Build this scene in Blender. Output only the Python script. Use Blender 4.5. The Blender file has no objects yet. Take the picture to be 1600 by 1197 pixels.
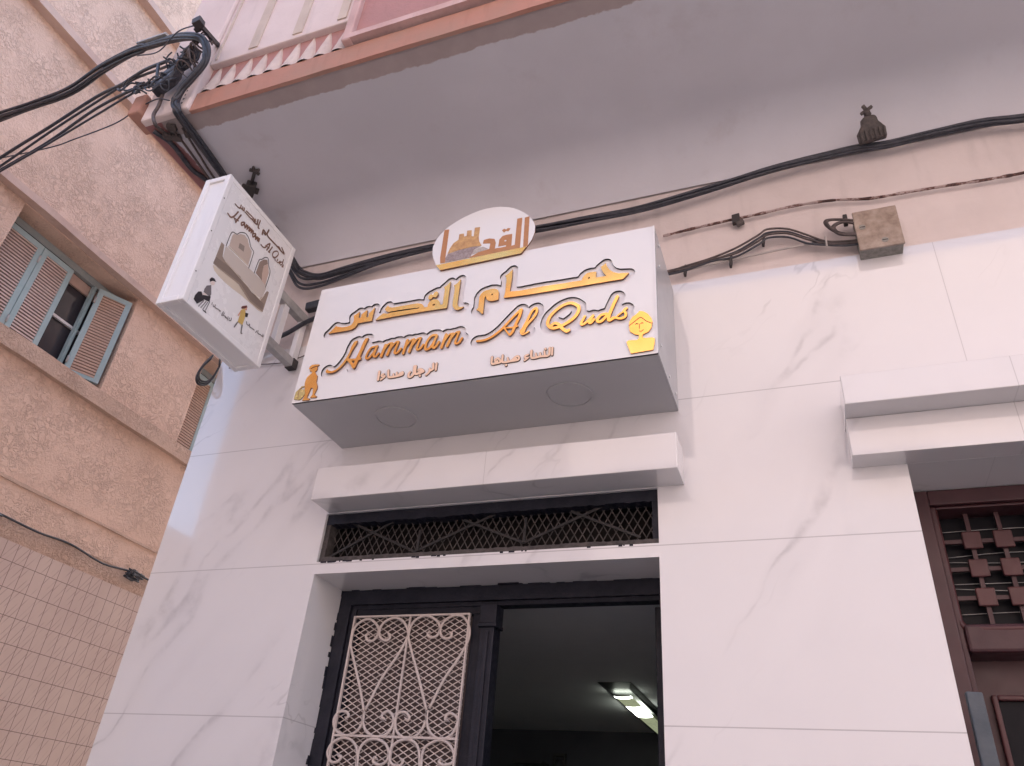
import bpy, bmesh, math, random
from mathutils import Vector, Matrix, noise
random.seed(7)
S = bpy.context.scene
# ------------------------------------------------------------------ camera
cd = bpy.data.cameras.new('camera'); cam = bpy.data.objects.new('camera', cd); S.collection.objects.link(cam)
cd.sensor_fit = 'HORIZONTAL'; cd.sensor_width = 36; cd.lens = 26.88; cd.clip_end = 300; cd.clip_start = .05
RT = Vector((0.93591, 0.34399, 0.07581)); UP = Vector((0.12485, -0.52520, 0.84177)); FW = Vector((-0.32938, 0.77836, 0.53448))
m = Matrix((RT, UP, -FW)).transposed().to_4x4(); m.translation = (0, -2.625, 1.6); cam.matrix_world = m
S.camera = cam
# ------------------------------------------------------------------ sky, sun, exposure
w = bpy.data.worlds.new('World'); S.world = w; w.use_nodes = True
wn = w.node_tree; sky = wn.nodes.new('ShaderNodeTexSky'); sky.sky_type = 'NISHITA'; sky.sun_disc = False
SUN = Vector((-.18, .56, .80)).normalized()
sky.sun_elevation = math.asin(SUN.z); sky.sun_rotation = math.atan2(SUN.x, SUN.y)
sky.air_density = 1.0; sky.dust_density = 3.0; sky.ozone_density = .6
bg = wn.nodes['Background']; wn.links.new(sky.outputs[0], bg.inputs[0]); bg.inputs[1].default_value = .15
sl = bpy.data.lights.new('sun', 'SUN'); sl.energy = 2.6; sl.angle = math.radians(.5); sl.color = (1, .96, .90)
so = bpy.data.objects.new('sun', sl); S.collection.objects.link(so); so.rotation_euler = SUN.to_track_quat('Z', 'Y').to_euler()
S.view_settings.view_transform = 'Standard'; S.view_settings.look = 'None'; S.view_settings.exposure = 2.0; S.view_settings.gamma = 1
S.cycles.max_bounces = 10; S.cycles.diffuse_bounces = 6; S.cycles.use_denoising = True
S.cycles.sample_clamp_indirect = 6

# ------------------------------------------------------------------ helpers
def tag(o, label=None, cat=None, group=None, kind=None):
    if label: o['label'] = label
    if cat: o['category'] = cat
    if group: o['group'] = group
    if kind: o['kind'] = kind
    return o
def worg(p):
    v = Vector((0, 0, 0))
    while p: v += p.location; p = p.parent
    return v
def link(name, me, mat, parent=None):
    o = bpy.data.objects.new(name, me); S.collection.objects.link(o)
    for q in (mat if isinstance(mat, (list, tuple)) else [mat]): me.materials.append(q)
    if parent:
        o.parent = parent; me.transform(Matrix.Translation(-worg(parent)))
    return o
def thing(name, loc, label, cat, group=None):
    o = bpy.data.objects.new(name, None); o.empty_display_size = .1; o.location = loc; S.collection.objects.link(o)
    return tag(o, label, cat, group)
def node_empty(name, parent):
    o = bpy.data.objects.new(name, None); o.empty_display_size = .1; o.parent = parent; S.collection.objects.link(o); return o
class MB:
    def __init__(s): s.v = []; s.f = []; s.m = []; s.sm = []
    def face(s, idx, mi=0, sm=False): s.f.append(idx); s.m.append(mi); s.sm.append(sm)
    def quad(s, a, b, c, d, mi=0):
        n = len(s.v); s.v += [a, b, c, d]; s.face((n, n+1, n+2, n+3), mi)
    def hexa(s, P, mi=0, skip=()):
        n = len(s.v); s.v += [tuple(p) for p in P]
        for k, q in enumerate(((0, 3, 2, 1), (4, 5, 6, 7), (0, 1, 5, 4), (2, 3, 7, 6), (1, 2, 6, 5), (3, 0, 4, 7))):
            if k not in skip: s.face([n+i for i in q], mi)
        return s
    def box(s, x0, x1, y0, y1, z0, z1, mi=0):
        return s.hexa([(x0, y0, z0), (x1, y0, z0), (x1, y1, z0), (x0, y1, z0), (x0, y0, z1), (x1, y0, z1), (x1, y1, z1), (x0, y1, z1)], mi)
    def obox(s, c, ax, ay, az, mi=0):   # oriented box: centre and half-axis vectors
        c, ax, ay, az = map(Vector, (c, ax, ay, az))
        return s.hexa([c+a*ax+b*ay+d*az for d in (-1, 1) for a, b in ((-1, -1), (1, -1), (1, 1), (-1, 1))], mi)
    def bar(s, a, b, w, d, up=(0, 0, 1), mi=0):
        a, b = Vector(a), Vector(b); t = (b-a); L = t.length; t.normalize(); u = Vector(up); u = (u - t*u.dot(t)).normalized(); n = t.cross(u)
        return s.obox((a+b)/2, t*L/2, n*w/2, u*d/2, mi)
    def tube(s, P, r, n=8, mi=0, cap=True):
        P = [Vector(p) for p in P]; N = len(P); base = len(s.v); u = None
        for i in range(N):
            t = (P[min(i+1, N-1)] - P[max(i-1, 0)]).normalized()
            if u is None:
                u = Vector((0, 0, 1)) if abs(t.z) < .9 else Vector((1, 0, 0))
            u = (u - t*u.dot(t)).normalized(); v = t.cross(u); rr = r[i] if isinstance(r, (list, tuple)) else r
            for k in range(n):
                a = 2*math.pi*k/n; s.v.append(tuple(P[i] + rr*(math.cos(a)*u + math.sin(a)*v)))
        for i in range(N-1):
            for k in range(n):
                a = base+i*n+k; b = base+i*n+(k+1) % n; s.face((a, b, b+n, a+n), mi, True)
        if cap:
            s.face(list(range(base+n-1, base-1, -1)), mi); s.face(list(range(base+(N-1)*n, base+N*n)), mi)
        return s
    def disc_ring(s, c, r0, r1, z0, z1, n=48):  # flat ring facing down with a thickness
        b = len(s.v)
        for k in range(n):
            a = 2*math.pi*k/n; ca, sa = math.cos(a), math.sin(a)
            for r, z in ((r0, z0), (r1, z0), (r1, z1), (r0, z1)): s.v.append((c[0]+r*ca, c[1]+r*sa, z))
        for k in range(n):
            i = b+4*k; j = b+4*((k+1) % n)
            for q in range(4): s.face((i+q, j+q, j+(q+1) % 4, i+(q+1) % 4), 0, q in (1, 3))
        return s
    def mesh(s, name):
        me = bpy.data.meshes.new(name); me.from_pydata([tuple(v) for v in s.v], [], s.f)
        me.polygons.foreach_set('material_index', s.m); me.polygons.foreach_set('use_smooth', s.sm)
        bm = bmesh.new(); bm.from_mesh(me); bmesh.ops.recalc_face_normals(bm, faces=bm.faces); bm.to_mesh(me); bm.free()
        return me
    def obj(s, name, mat, parent=None, bevel=0):
        o = link(name, s.mesh(name), mat, parent)
        if bevel:
            b = o.modifiers.new('bevel', 'BEVEL'); b.width = bevel; b.segments = 2; b.limit_method = 'ANGLE'; b.angle_limit = .7
        return o
def spline(P, n=8):
    P = [Vector(p) for p in P]; q = [2*P[0]-P[1]] + P + [2*P[-1]-P[-2]]; out = []
    for i in range(1, len(q)-2):
        a, b, c, d = q[i-1:i+3]
        for k in range(n):
            t = k/n; out.append(.5*(2*b + (c-a)*t + (2*a-5*b+4*c-d)*t*t + (3*b-a-3*c+d)*t**3))
    out.append(P[-1]); return out
def wall_mesh(x0, x1, z0, z1, y0, y1, holes, back=True):
    """a wall in the xz plane between y0 (front) and y1 with rectangular holes (hx0,hx1,hz0,hz1) cut through it"""
    xs = sorted({x0, x1, *[h[0] for h in holes], *[h[1] for h in holes]}); zs = sorted({z0, z1, *[h[2] for h in holes], *[h[3] for h in holes]})
    xs = [x for x in xs if x0 <= x <= x1]; zs = [z for z in zs if z0 <= z <= z1]; b = MB()
    def solid(i, j):
        if i < 0 or j < 0 or i >= len(xs)-1 or j >= len(zs)-1: return False
        cx, cz = (xs[i]+xs[i+1])/2, (zs[j]+zs[j+1])/2
        return not any(h[0] < cx < h[1] and h[2] < cz < h[3] for h in holes)
    for i in range(len(xs)-1):
        for j in range(len(zs)-1):
            if not solid(i, j): continue
            a, c, d, e = xs[i], xs[i+1], zs[j], zs[j+1]
            b.quad((a, y0, d), (c, y0, d), (c, y0, e), (a, y0, e))
            if back: b.quad((a, y1, d), (a, y1, e), (c, y1, e), (c, y1, d))
            if not solid(i-1, j): b.quad((a, y0, d), (a, y0, e), (a, y1, e), (a, y1, d))
            if not solid(i+1, j): b.quad((c, y0, d), (c, y1, d), (c, y1, e), (c, y0, e))
            if not solid(i, j-1): b.quad((a, y0, d), (a, y1, d), (c, y1, d), (c, y0, d))
            if not solid(i, j+1): b.quad((a, y0, e), (c, y0, e), (c, y1, e), (a, y1, e))
    return b
def swapxy(b, x):   # turn a wall built in xz (front at y=0, growing to +y) to one facing +x at plane x, running along y
    b.v = [(x - v[1], v[0], v[2]) for v in b.v]; return b
def loops_obj(name, loops, thick, fn, mats, parent, k=1e-4):
    """flat cut-out: closed loops (tenths of a millimetre) filled, given a thickness and placed by fn(u, v, d); d=0 front"""
    cu = bpy.data.curves.new(name, 'CURVE'); cu.dimensions = '2D'; cu.fill_mode = 'BOTH'; cu.extrude = thick/2
    for L in loops:
        n = len(L)//2; sp = cu.splines.new('POLY'); sp.points.add(n-1)
        for i in range(n): sp.points[i].co = (L[2*i]*k, L[2*i+1]*k, 0, 1)
        sp.use_cyclic_u = True
    t = bpy.data.objects.new('tmp', cu); S.collection.objects.link(t)
    dg = bpy.context.evaluated_depsgraph_get(); me = bpy.data.meshes.new_from_object(t.evaluated_get(dg))
    bpy.data.objects.remove(t); me.name = name; me.materials.clear()
    if len(mats) > 1:
        for p in me.polygons: p.material_index = 1 if abs(p.normal.z) < .5 or p.center.z < 0 else 0
    for p in me.polygons: p.use_smooth = False
    for v in me.vertices: v.co = fn(v.co.x, v.co.y, thick/2 - v.co.z)
    bm = bmesh.new(); bm.from_mesh(me); bmesh.ops.remove_doubles(bm, verts=bm.verts, dist=1e-6); bmesh.ops.recalc_face_normals(bm, faces=bm.faces); bm.to_mesh(me); bm.free()
    return link(name, me, mats, parent)

# ------------------------------------------------------------------ materials
class NT:
    def __init__(s, name, rough=.6, metal=0, spec=.5):
        s.m = bpy.data.materials.new(name); s.m.use_nodes = True; s.t = s.m.node_tree; s.b = s.t.nodes['Principled BSDF']
        s.b.inputs['Roughness'].default_value = rough; s.b.inputs['Metallic'].default_value = metal; s.b.inputs['Specular IOR Level'].default_value = spec
        s._p = None
    def n(s, typ, **kw):
        q = s.t.nodes.new('ShaderNode'+typ)
        for k, v in kw.items(): setattr(q, k, v)
        return q
    def set(s, sock, v):
        if isinstance(v, bpy.types.NodeSocket): s.t.links.new(v, sock)
        else: sock.default_value = v
    def pos(s):
        if not s._p: s._p = s.n('NewGeometry').outputs['Position']
        return s._p
    def mapping(s, vec, loc=(0, 0, 0), rot=(0, 0, 0), sc=(1, 1, 1)):
        q = s.n('Mapping'); s.set(q.inputs[0], vec); q.inputs[1].default_value = loc; q.inputs[2].default_value = rot; q.inputs[3].default_value = sc; return q.outputs[0]
    def noise(s, vec, scale, detail=4, rough=.55, dist=0):
        q = s.n('TexNoise'); s.set(q.inputs['Vector'], vec); q.inputs['Scale'].default_value = scale; q.inputs['Detail'].default_value = detail
        q.inputs['Roughness'].default_value = rough; q.inputs['Distortion'].default_value = dist; return q.outputs['Fac']
    def math(s, op, a, b=0, c=0, clamp=False):
        q = s.n('Math', operation=op, use_clamp=clamp); s.set(q.inputs[0], a); s.set(q.inputs[1], b)
        if len(q.inputs) > 2: s.set(q.inputs[2], c)
        return q.outputs[0]
    def ramp(s, f, stops, interp='LINEAR'):
        q = s.n('ValToRGB'); s.set(q.inputs[0], f); e = q.color_ramp; e.interpolation = interp
        while len(e.elements) < len(stops): e.elements.new(.5)
        for el, (p, c) in zip(e.elements, stops): el.position = p; el.color = (*c, 1) if len(c) == 3 else c
        return q.outputs[0]
    def smooth(s, v, a, b):
        q = s.n('MapRange', interpolation_type='SMOOTHSTEP'); s.set(q.inputs[0], v); q.inputs[1].default_value = a; q.inputs[2].default_value = b; return q.outputs[0]
    def mix(s, f, a, b, mode='MIX'):
        q = s.n('Mix', data_type='RGBA', blend_type=mode); s.set(q.inputs[0], f)
        s.set(q.inputs[6], (*a, 1) if isinstance(a, tuple) else a); s.set(q.inputs[7], (*b, 1) if isinstance(b, tuple) else b); return q.outputs[2]
    def xyz(s, v):
        q = s.n('SeparateXYZ'); s.set(q.inputs[0], v); return q.outputs
    def comb(s, x, y, z):
        q = s.n('CombineXYZ'); [s.set(q.inputs[i], v) for i, v in enumerate((x, y, z))]; return q.outputs[0]
    def bump(s, h, strength=.3, dist=.01):
        q = s.n('Bump'); s.set(q.inputs['Height'], h); q.inputs['Strength'].default_value = strength; q.inputs['Distance'].default_value = dist
        s.t.links.new(q.outputs[0], s.b.inputs['Normal'])
    def color(s, c): s.set(s.b.inputs['Base Color'], (*c, 1) if isinstance(c, tuple) else c); return s
    def rough(s, r): s.set(s.b.inputs['Roughness'], r); return s
def worn(name, c1, c2, scale=8, rough=.6, metal=0, bump=.15, bd=.004, spec=.5, det=6):
    q = NT(name, rough, metal, spec); f = q.noise(q.pos(), scale, det, .6)
    q.color(q.ramp(f, [(.3, c1), (.7, c2)])); r = q.noise(q.pos(), scale*3, 3); q.rough(q.ramp(r, [(.3, (rough*.8,)*3), (.7, (min(1, rough*1.2),)*3)]))
    if bump: q.bump(q.noise(q.pos(), scale*6, 4), bump, bd)
    return q.m

def sheet(name, c, r):
    q = NT(name, r); p = q.pos(); q.color(q.mix(q.noise(p, 2.5, 2), tuple(x*.965 for x in c), tuple(min(.85, x*1.02) for x in c)))
    dust = q.smooth(q.noise(p, 7, 5, .65), .35, .8); q.rough(q.math('ADD', r, q.math('MULTIPLY', dust, .12))); q.bump(q.noise(p, 2.2, 1), .05, .01); return q.m
def marble(xj=.627):
    q = NT('white marble tile', .16); p = q.pos(); X = q.xyz(p)
    # steep diagonal veins leaning to the right
    w1 = q.n('TexNoise'); q.set(w1.inputs['Vector'], p); w1.inputs['Scale'].default_value = 1.7; w1.inputs['Detail'].default_value = 5
    off = q.n('VectorMath', operation='SCALE'); q.set(off.inputs[0], w1.outputs['Color']); off.inputs['Scale'].default_value = .26
    add = q.n('VectorMath', operation='ADD'); q.set(add.inputs[0], p); q.set(add.inputs[1], off.outputs[0])
    P2 = q.mapping(q.mapping(add.outputs[0], (.35, 0, 0), (0, math.radians(-31), 0)), sc=(1, 1, .13))
    v1 = q.noise(P2, 1.7, 3, .5); r1 = q.math('ABSOLUTE', q.math('SUBTRACT', v1, .5))
    thin = q.smooth(r1, .014, .0); band = q.smooth(r1, .06, .0)
    mask = q.smooth(q.noise(p, 1.3, 2), .40, .58)
    brk = q.smooth(q.noise(p, 9, 4), .35, .7)
    vein = q.math('MULTIPLY', q.math('ADD', q.math('MULTIPLY', q.math('MULTIPLY', thin, brk), .45), q.math('MULTIPLY', band, .085)), mask)
    v2 = q.noise(q.mapping(q.mapping(add.outputs[0], (3.1, 1, 2), (0, math.radians(-40), 0)), sc=(1, 1, .25)), 4.2, 3); t2 = q.math('MULTIPLY', q.smooth(q.math('ABSOLUTE', q.math('SUBTRACT', v2, .5)), .012, 0), q.smooth(q.noise(p, 2.3, 1), .55, .75))
    base = q.mix(q.noise(p, 2.2, 5), (.725, .71, .72), (.68, .665, .675))
    c = q.mix(vein, base, (.36, .35, .37)); c = q.mix(q.math('MULTIPLY', t2, .4), c, (.42, .41, .42))
    def joint(co, off, per, wd):
        f = q.math('ABSOLUTE', q.math('SUBTRACT', q.math('FRACT', q.math('ADD', q.math('DIVIDE', q.math('SUBTRACT', co, off), per), .5)), .5))
        return q.math('LESS_THAN', f, wd/per)
    j = q.math('MAXIMUM', joint(X[2], .217, .6, .0019), q.math('MULTIPLY', q.math('LESS_THAN', q.math('ABSOLUTE', q.math('SUBTRACT', X[0], xj)), .0013), .8))
    q.color(q.mix(q.math('MULTIPLY', j, .6), c, (.24, .23, .24)))
    q.rough(q.math('ADD', q.math('MULTIPLY', j, .5), q.math('ADD', .05, q.math('MULTIPLY', q.noise(p, 6, 3), .06)))); q.b.inputs['IOR'].default_value = 1.6; q.b.inputs['Coat Weight'].default_value = .8; q.b.inputs['Coat Roughness'].default_value = .03; q.b.inputs['Coat IOR'].default_value = 1.6
    q.bump(q.math('SUBTRACT', q.math('MULTIPLY', q.noise(p, 3.5, 2), .35), q.math('MULTIPLY', j, .3)), .12, .006)
    return q.m
def stucco(name, c1, c2, cdark, sc=15):
    q = NT(name, .92, 0, .15); p = q.pos()
    d = q.n('TexNoise'); q.set(d.inputs['Vector'], p); d.inputs['Scale'].default_value = sc*.9; d.inputs['Detail'].default_value = 2
    sca = q.n('VectorMath', operation='SCALE'); q.set(sca.inputs[0], d.outputs['Color']); sca.inputs['Scale'].default_value = .07
    ad = q.n('VectorMath', operation='ADD'); q.set(ad.inputs[0], p); q.set(ad.inputs[1], sca.outputs[0])
    n1 = q.noise(ad.outputs[0], sc, 3, .55, .6); ridge = q.math('ABSOLUTE', q.math('SUBTRACT', n1, .5))
    groove = q.smooth(ridge, .03, 0); patch = q.noise(p, 1.3, 5, .6); fine = q.noise(p, sc*6, 3)
    grit = q.smooth(q.noise(p, 3.2, 5, .65), .36, .62); big = q.smooth(q.noise(q.mapping(p, sc=(1, 1, .35)), 1.1, 6, .65), .52, .72)
    base = q.mix(q.smooth(patch, .3, .7), c1, c2); base = q.mix(q.math('MULTIPLY', q.math('MULTIPLY', groove, grit), .52), base, cdark); base = q.mix(q.math('MULTIPLY', big, .2), base, cdark)
    q.color(base)
    h = q.math('ADD', q.math('MULTIPLY', q.math('MULTIPLY', q.smooth(ridge, 0, .09), q.math('ADD', grit, .25)), .8), q.math('MULTIPLY', fine, .5)); q.bump(h, .75, .012)
    return q.m
def plaster(name, c1, c2, sc=3, rough=.85, bump=.3):
    q = NT(name, rough, 0, .25); p = q.pos(); a = q.noise(p, sc, 7, .62); st = q.noise(q.mapping(p, sc=(3, 3, .5)), sc*1.6, 5)
    c = q.mix(q.smooth(a, .3, .72), c1, c2); c = q.mix(q.math('MULTIPLY', q.smooth(st, .52, .75), .35), c, tuple(x*.62 for x in c1)); q.color(c)
    q.bump(q.math('ADD', q.noise(p, sc*5, 5), q.math('MULTIPLY', q.noise(p, sc*30, 2), .25)), bump, .01); return q.m
def crack(q, p, sc, w_):
    v = q.n('TexVoronoi', feature='DISTANCE_TO_EDGE'); d = q.n('TexNoise'); q.set(d.inputs['Vector'], p); d.inputs['Scale'].default_value = 4; d.inputs['Detail'].default_value = 5
    a = q.n('VectorMath', operation='ADD'); q.set(a.inputs[0], p); s_ = q.n('VectorMath', operation='SCALE'); q.set(s_.inputs[0], d.outputs['Color']); s_.inputs['Scale'].default_value = .5; q.set(a.inputs[1], s_.outputs[0])
    q.set(v.inputs['Vector'], a.outputs[0]); v.inputs['Scale'].default_value = sc
    return q.math('MULTIPLY', q.smooth(v.outputs['Distance'], w_, 0), q.smooth(q.noise(p, 1.7, 2), .5, .62))
def soffit_mat():
    q = NT('grey ceiling paint', .7, 0, .3); p = q.pos(); X = q.xyz(p)
    wob = q.math('MULTIPLY', q.math('SUBTRACT', q.noise(p, 9, 5, .65), .5), .06)
    fr = q.smooth(q.math('ADD', X[1], wob), -.838, -.846); lf = q.smooth(q.math('ADD', X[0], wob), -2.742, -2.752)
    n = q.noise(p, 1.2, 6); base = q.mix(q.smooth(n, .3, .7), (.64, .635, .68), (.57, .565, .605))
    st = q.smooth(q.noise(p, 3.4, 6, .7), .55, .78); base = q.mix(q.math('MULTIPLY', st, .3), base, (.42, .37, .375))
    c = q.mix(fr, base, q.mix(q.noise(p, 12, 4), (.36, .30, .29), (.46, .39, .38))); c = q.mix(lf, c, q.mix(q.noise(p, 10, 4), (.27, .12, .12), (.33, .17, .17)))
    q.color(c); q.bump(q.math('ADD', q.noise(p, 5, 5), q.math('MULTIPLY', q.noise(p, 60, 2), .15)), .18, .012); return q.m
def tile_mat():
    q = NT('pink ceramic wall tile', .45, 0, .4); p = q.pos(); X = q.xyz(p)
    def cell(co, off, per): return q.math('DIVIDE', q.math('SUBTRACT', co, off), per)
    u = cell(X[1], .02, .0925); v = cell(X[2], .0, .162)
    fu = q.math('FRACT', u); fv = q.math('FRACT', v)
    def line(f, w): return q.math('GREATER_THAN', q.math('ABSOLUTE', q.math('SUBTRACT', f, .5)), .5-w)
    j = q.math('MAXIMUM', line(fu, .022), line(fv, .013))
    wn_ = q.n('TexWhiteNoise', noise_dimensions='2D'); q.set(wn_.inputs[0], q.comb(q.math('FLOOR', u), q.math('FLOOR', v), 0.))
    rnd = wn_.outputs[0]
    dg = q.math('FRACT', q.math('MULTIPLY', q.math('SUBTRACT', q.math('SUBTRACT', fv, fu), q.math('MULTIPLY', q.math('FLOOR', q.math('MULTIPLY', rnd, 1.7)), .13)), 1.0))
    st = q.math('MULTIPLY', q.smooth(q.math('ABSOLUTE', q.math('SUBTRACT', dg, .5)), .06, .01), q.smooth(q.noise(p, 7, 3), .36, .6))
    st2 = q.math('MULTIPLY', q.smooth(q.math('ABSOLUTE', q.math('SUBTRACT', dg, .86)), .05, .01), q.smooth(q.noise(p, 5, 3), .42, .6))
    base = q.mix(q.smooth(q.noise(p, 1.6, 5), .3, .7), (.60, .485, .43), (.52, .405, .36)); base = q.mix(q.math('MULTIPLY', rnd, .18), base, (.56, .44, .41))
    base = q.mix(q.math('MULTIPLY', q.math('MAXIMUM', st, st2), .55), base, (.24, .16, .15)); q.color(q.mix(q.math('MULTIPLY', j, .85), base, (.13, .08, .07)))
    q.bump(q.math('SUBTRACT', q.math('MULTIPLY', q.noise(p, 12, 2), .2), j), .3, .003); return q.m
M = {}
M['marble'] = marble(); M['marble_door'] = marble(-1.131); M['marble_win'] = marble(.70)
M['stucco'] = stucco('rough pink stucco', (.77, .57, .465), (.68, .49, .39), (.40, .27, .21), 23)
M['ledge'] = plaster('painted ledge', (.58, .435, .37), (.49, .35, .30), 4)
M['ledge_band'] = stucco('stucco band', (.64, .475, .385), (.55, .395, .315), (.34, .22, .17), 26)
M['tile'] = tile_mat()
M['soffit'] = soffit_mat()
M['pinkwall'] = plaster('pink wall plaster', (.70, .62, .60), (.62, .545, .525), 2.2)
M['redbeam'] = plaster('red balcony plaster', (.47, .24, .185), (.40, .245, .195), 4)
M['redwall'] = plaster('dusty red parapet plaster', (.45, .245, .235), (.40, .23, .22), 5, .9, .5)
M['mould'] = plaster('pale pink moulding plaster', (.62, .44, .42), (.52, .35, .33), 6)
M['cream'] = plaster('pale pink parapet paint', (.72, .62, .60), (.66, .555, .535), 3)
M['strip'] = plaster('cream render strip', (.62, .53, .46), (.55, .46, .40), 8)
M['flute'] = plaster('cream flute render', (.66, .56, .51), (.56, .46, .42), 9)
M['white_panel'] = sheet('white sign sheet', (0.80, 0.795, 0.80), 0.14)
M['grey_panel'] = sheet('grey sign sheet', (0.46, 0.46, 0.475), 0.3)
M['core'] = NT('black sheet core', .6).color((.03, .026, .03)).m
M['backing'] = NT('frosted backing', .4).color((.80, .78, .80)).m
M['alu'] = sheet('white powder coated frame', (0.8, 0.795, 0.8), 0.3)
M['blade_face'] = sheet('printed white plastic', (0.79, 0.785, 0.79), 0.25)
M['steel'] = worn('grey painted steel', (.36, .36, .36), (.52, .51, .50), 16, .5, .2, .2)
g = NT('gold mirror acrylic', .17, 1); gv = g.noise(g.pos(), 7, 2)
g.color(g.ramp(gv, [(.35, (1, .45, .11)), (.65, (1, .55, .17))])); g.bump(g.noise(g.pos(), 4, 1), .3, .025); M['gold'] = g.m
M['gold_edge'] = NT('dark acrylic edge', .3).color((.17, .06, .025)).m
M['dark_edge'] = NT('dark brown acrylic outline', .35).color((.05, .022, .014)).m
M['peach'] = NT('peach acrylic lettering', .3).color((.86, .60, .42)).m
M['bronze'] = worn('bronze print', (.50, .235, .095), (.44, .2, .08), 30, .4, 0, 0)
M['bag_yellow'] = worn('pale gold acrylic', (.62, .50, .18), (.72, .56, .25), 20, .25, .4, 0)
M['dome'] = worn('golden dome print', (.42, .22, .10), (.66, .42, .18), 45, .5, 0, 0)
M['stone_print'] = worn('grey violet stone print', (.22, .16, .17), (.42, .36, .35), 90, .5, 0, 0)
M['pale_print'] = worn('pale grey print', (.36, .33, .31), (.55, .5, .47), 120, .5, 0, 0)
def flat(n, c, r=.4): return NT(n, r).color(c).m
M['p_text'] = flat('brown print', (.17, .085, .055)); M['p_black'] = flat('black print', (.02, .018, .025)); M['p_grey'] = flat('grey print', (.16, .145, .155)); M['p_skin'] = flat('pale print', (.72, .62, .58)); M['p_hair'] = flat('auburn print', (.12, .03, .025)); M['p_wskin'] = flat('skin print', (.62, .33, .24)); M['p_dress'] = flat('mustard print', (.60, .42, .13))
M['p_beige'] = flat('light beige print', (.62, .54, .44)); M['p_band'] = flat('taupe print', (.30, .235, .19)); M['p_panel'] = flat('greige print', (.56, .50, .45)); M['p_stripe'] = flat('brown stripe print', (.22, .17, .14)); M['p_arch'] = flat('arch print', (.52, .43, .37)); M['p_frame'] = flat('picture print', (.27, .225, .195)); M['p_niche'] = flat('niche print', (.30, .225, .185)); M['p_niche2'] = flat('light niche print', (.57, .43, .36))
M['cable'] = worn('black cable sheath', (.022, .024, .034), (.055, .058, .072), 30, .42, 0, .1)
M['cable_old'] = worn('dusty cable', (.05, .04, .04), (.13, .10, .095), 40, .7, 0, .2)
cr_ = NT('paint spattered conduit', .75); cr_.color(cr_.ramp(cr_.noise(cr_.pos(), 13, 5, .7), [(.44, (.055, .026, .022)), (.5, (.15, .075, .06)), (.56, (.42, .33, .31))])); M['cable_red'] = cr_.m
M['cable_white'] = flat('pale thin cable', (.42, .38, .36), .5)
M['clip'] = flat('dark plastic clip', (.035, .03, .03), .55)
M['clampm'] = worn('dusty grey clamp plastic', (.055, .048, .046), (.11, .09, .085), 60, .7, 0, .3)
M['jbox'] = worn('paint stained junction box', (.24, .18, .145), (.46, .375, .315), 22, .75, 0, .4, .004, .3, 8)
M['jbox_side'] = worn('grey junction box side', (.2, .19, .17), (.34, .32, .29), 60, .8, 0, .4)
M['black_paint'] = worn('chipped black door paint', (.008, .009, .016), (.018, .019, .030), 14, .5, 0, .35, .006, .3)
M['black_iron'] = worn('sooty iron', (.03, .025, .025), (.085, .072, .068), 30, .65, 0, .3)
M['brace'] = worn('sooty brace', (.012, .011, .012), (.03, .026, .027), 30, .65, 0, .2)
M['dark_back'] = flat('painted recess shade', (.012, .010, .010), .9)  # near-black colour paints the shade of deep recesses
M['leafpanel'] = worn('brown door back panel', (.06, .042, .04), (.085, .062, .058), 6, .5, 0, .1)
M['whiteiron'] = worn('off white painted iron', (.60, .53, .50), (.5, .43, .40), 14, .5, 0, .15)
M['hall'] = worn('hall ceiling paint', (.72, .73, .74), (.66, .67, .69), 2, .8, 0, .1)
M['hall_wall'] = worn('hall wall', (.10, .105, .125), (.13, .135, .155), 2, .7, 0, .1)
M['redwood'] = worn('oxblood painted wood', (.046, .015, .019), (.064, .022, .026), 7, .42, 0, .15)
M['redwood2'] = worn('oxblood lattice', (.062, .017, .019), (.085, .025, .027), 9, .42, 0, .15)
gl = NT('dark window glass', .04); gl.color((.05, .047, .056)); M['glass'] = gl.m
gl = NT('dull dark glass', .35, 0, .12); gl.color((.010, .010, .013)); M['dull_glass'] = gl.m
M['hall_floor'] = worn('hall floor tile', (.5, .48, .45), (.44, .42, .40), 4, .4, 0, 0)
M['bluewood'] = worn('pale blue shutter paint', (.30, .42, .445), (.37, .48, .50), 12, .6, 0, .25)
M['bluewood_frame'] = worn('weathered blue window frame', (.27, .33, .345), (.34, .38, .38), 14, .7, 0, .25)
M['slat'] = worn('pinkish shutter slat', (.62, .48, .43), (.54, .41, .37), 10, .7, 0, .1)
M['slat_brown'] = worn('brown shutter slat', (.52, .36, .28), (.45, .305, .235), 10, .7, 0, .1)
M['slat_shade'] = flat('painted shade between slats', (.10, .055, .045), .8)  # dark board colour paints the shade in the gaps between slats
M['pole'] = worn('slate grey painted wood', (.07, .085, .10), (.11, .125, .14), 12, .6, 0, .25)
M['asphalt'] = worn('street paving', (.23, .225, .215), (.28, .27, .26), 20, .9, 0, .3)
M['pave'] = worn('pavement', (.22, .20, .19), (.18, .165, .155), 6, .85, 0, .2)
M['opp'] = plaster('salmon street plaster', (.58, .485, .46), (.52, .43, .41), 1.5)
M['opp_shutter'] = plaster('pale closed street shutter', (.54, .46, .44), (.48, .41, .39), 3)
M['opp2'] = plaster('ochre street plaster', (.52, .40, .30), (.46, .35, .27), 1.5)
lamp = NT('fluorescent tube', .4); lamp.color((.9, .95, .85)); lamp.b.inputs['Emission Color'].default_value = (.93, 1, .86, 1); lamp.b.inputs['Emission Strength'].default_value = 3.6; M['lamp'] = lamp.m
lv = NT('yellowed lamp diffuser', .5); lv.color(lv.mix(lv.smooth(lv.noise(lv.pos(), 40, 4), .5, .75), (.5, .52, .34), (.2, .2, .12))); lv.b.inputs['Emission Color'].default_value = (.62, .68, .42, 1); lv.b.inputs['Emission Strength'].default_value = .11; M['louvre'] = lv.m
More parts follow.
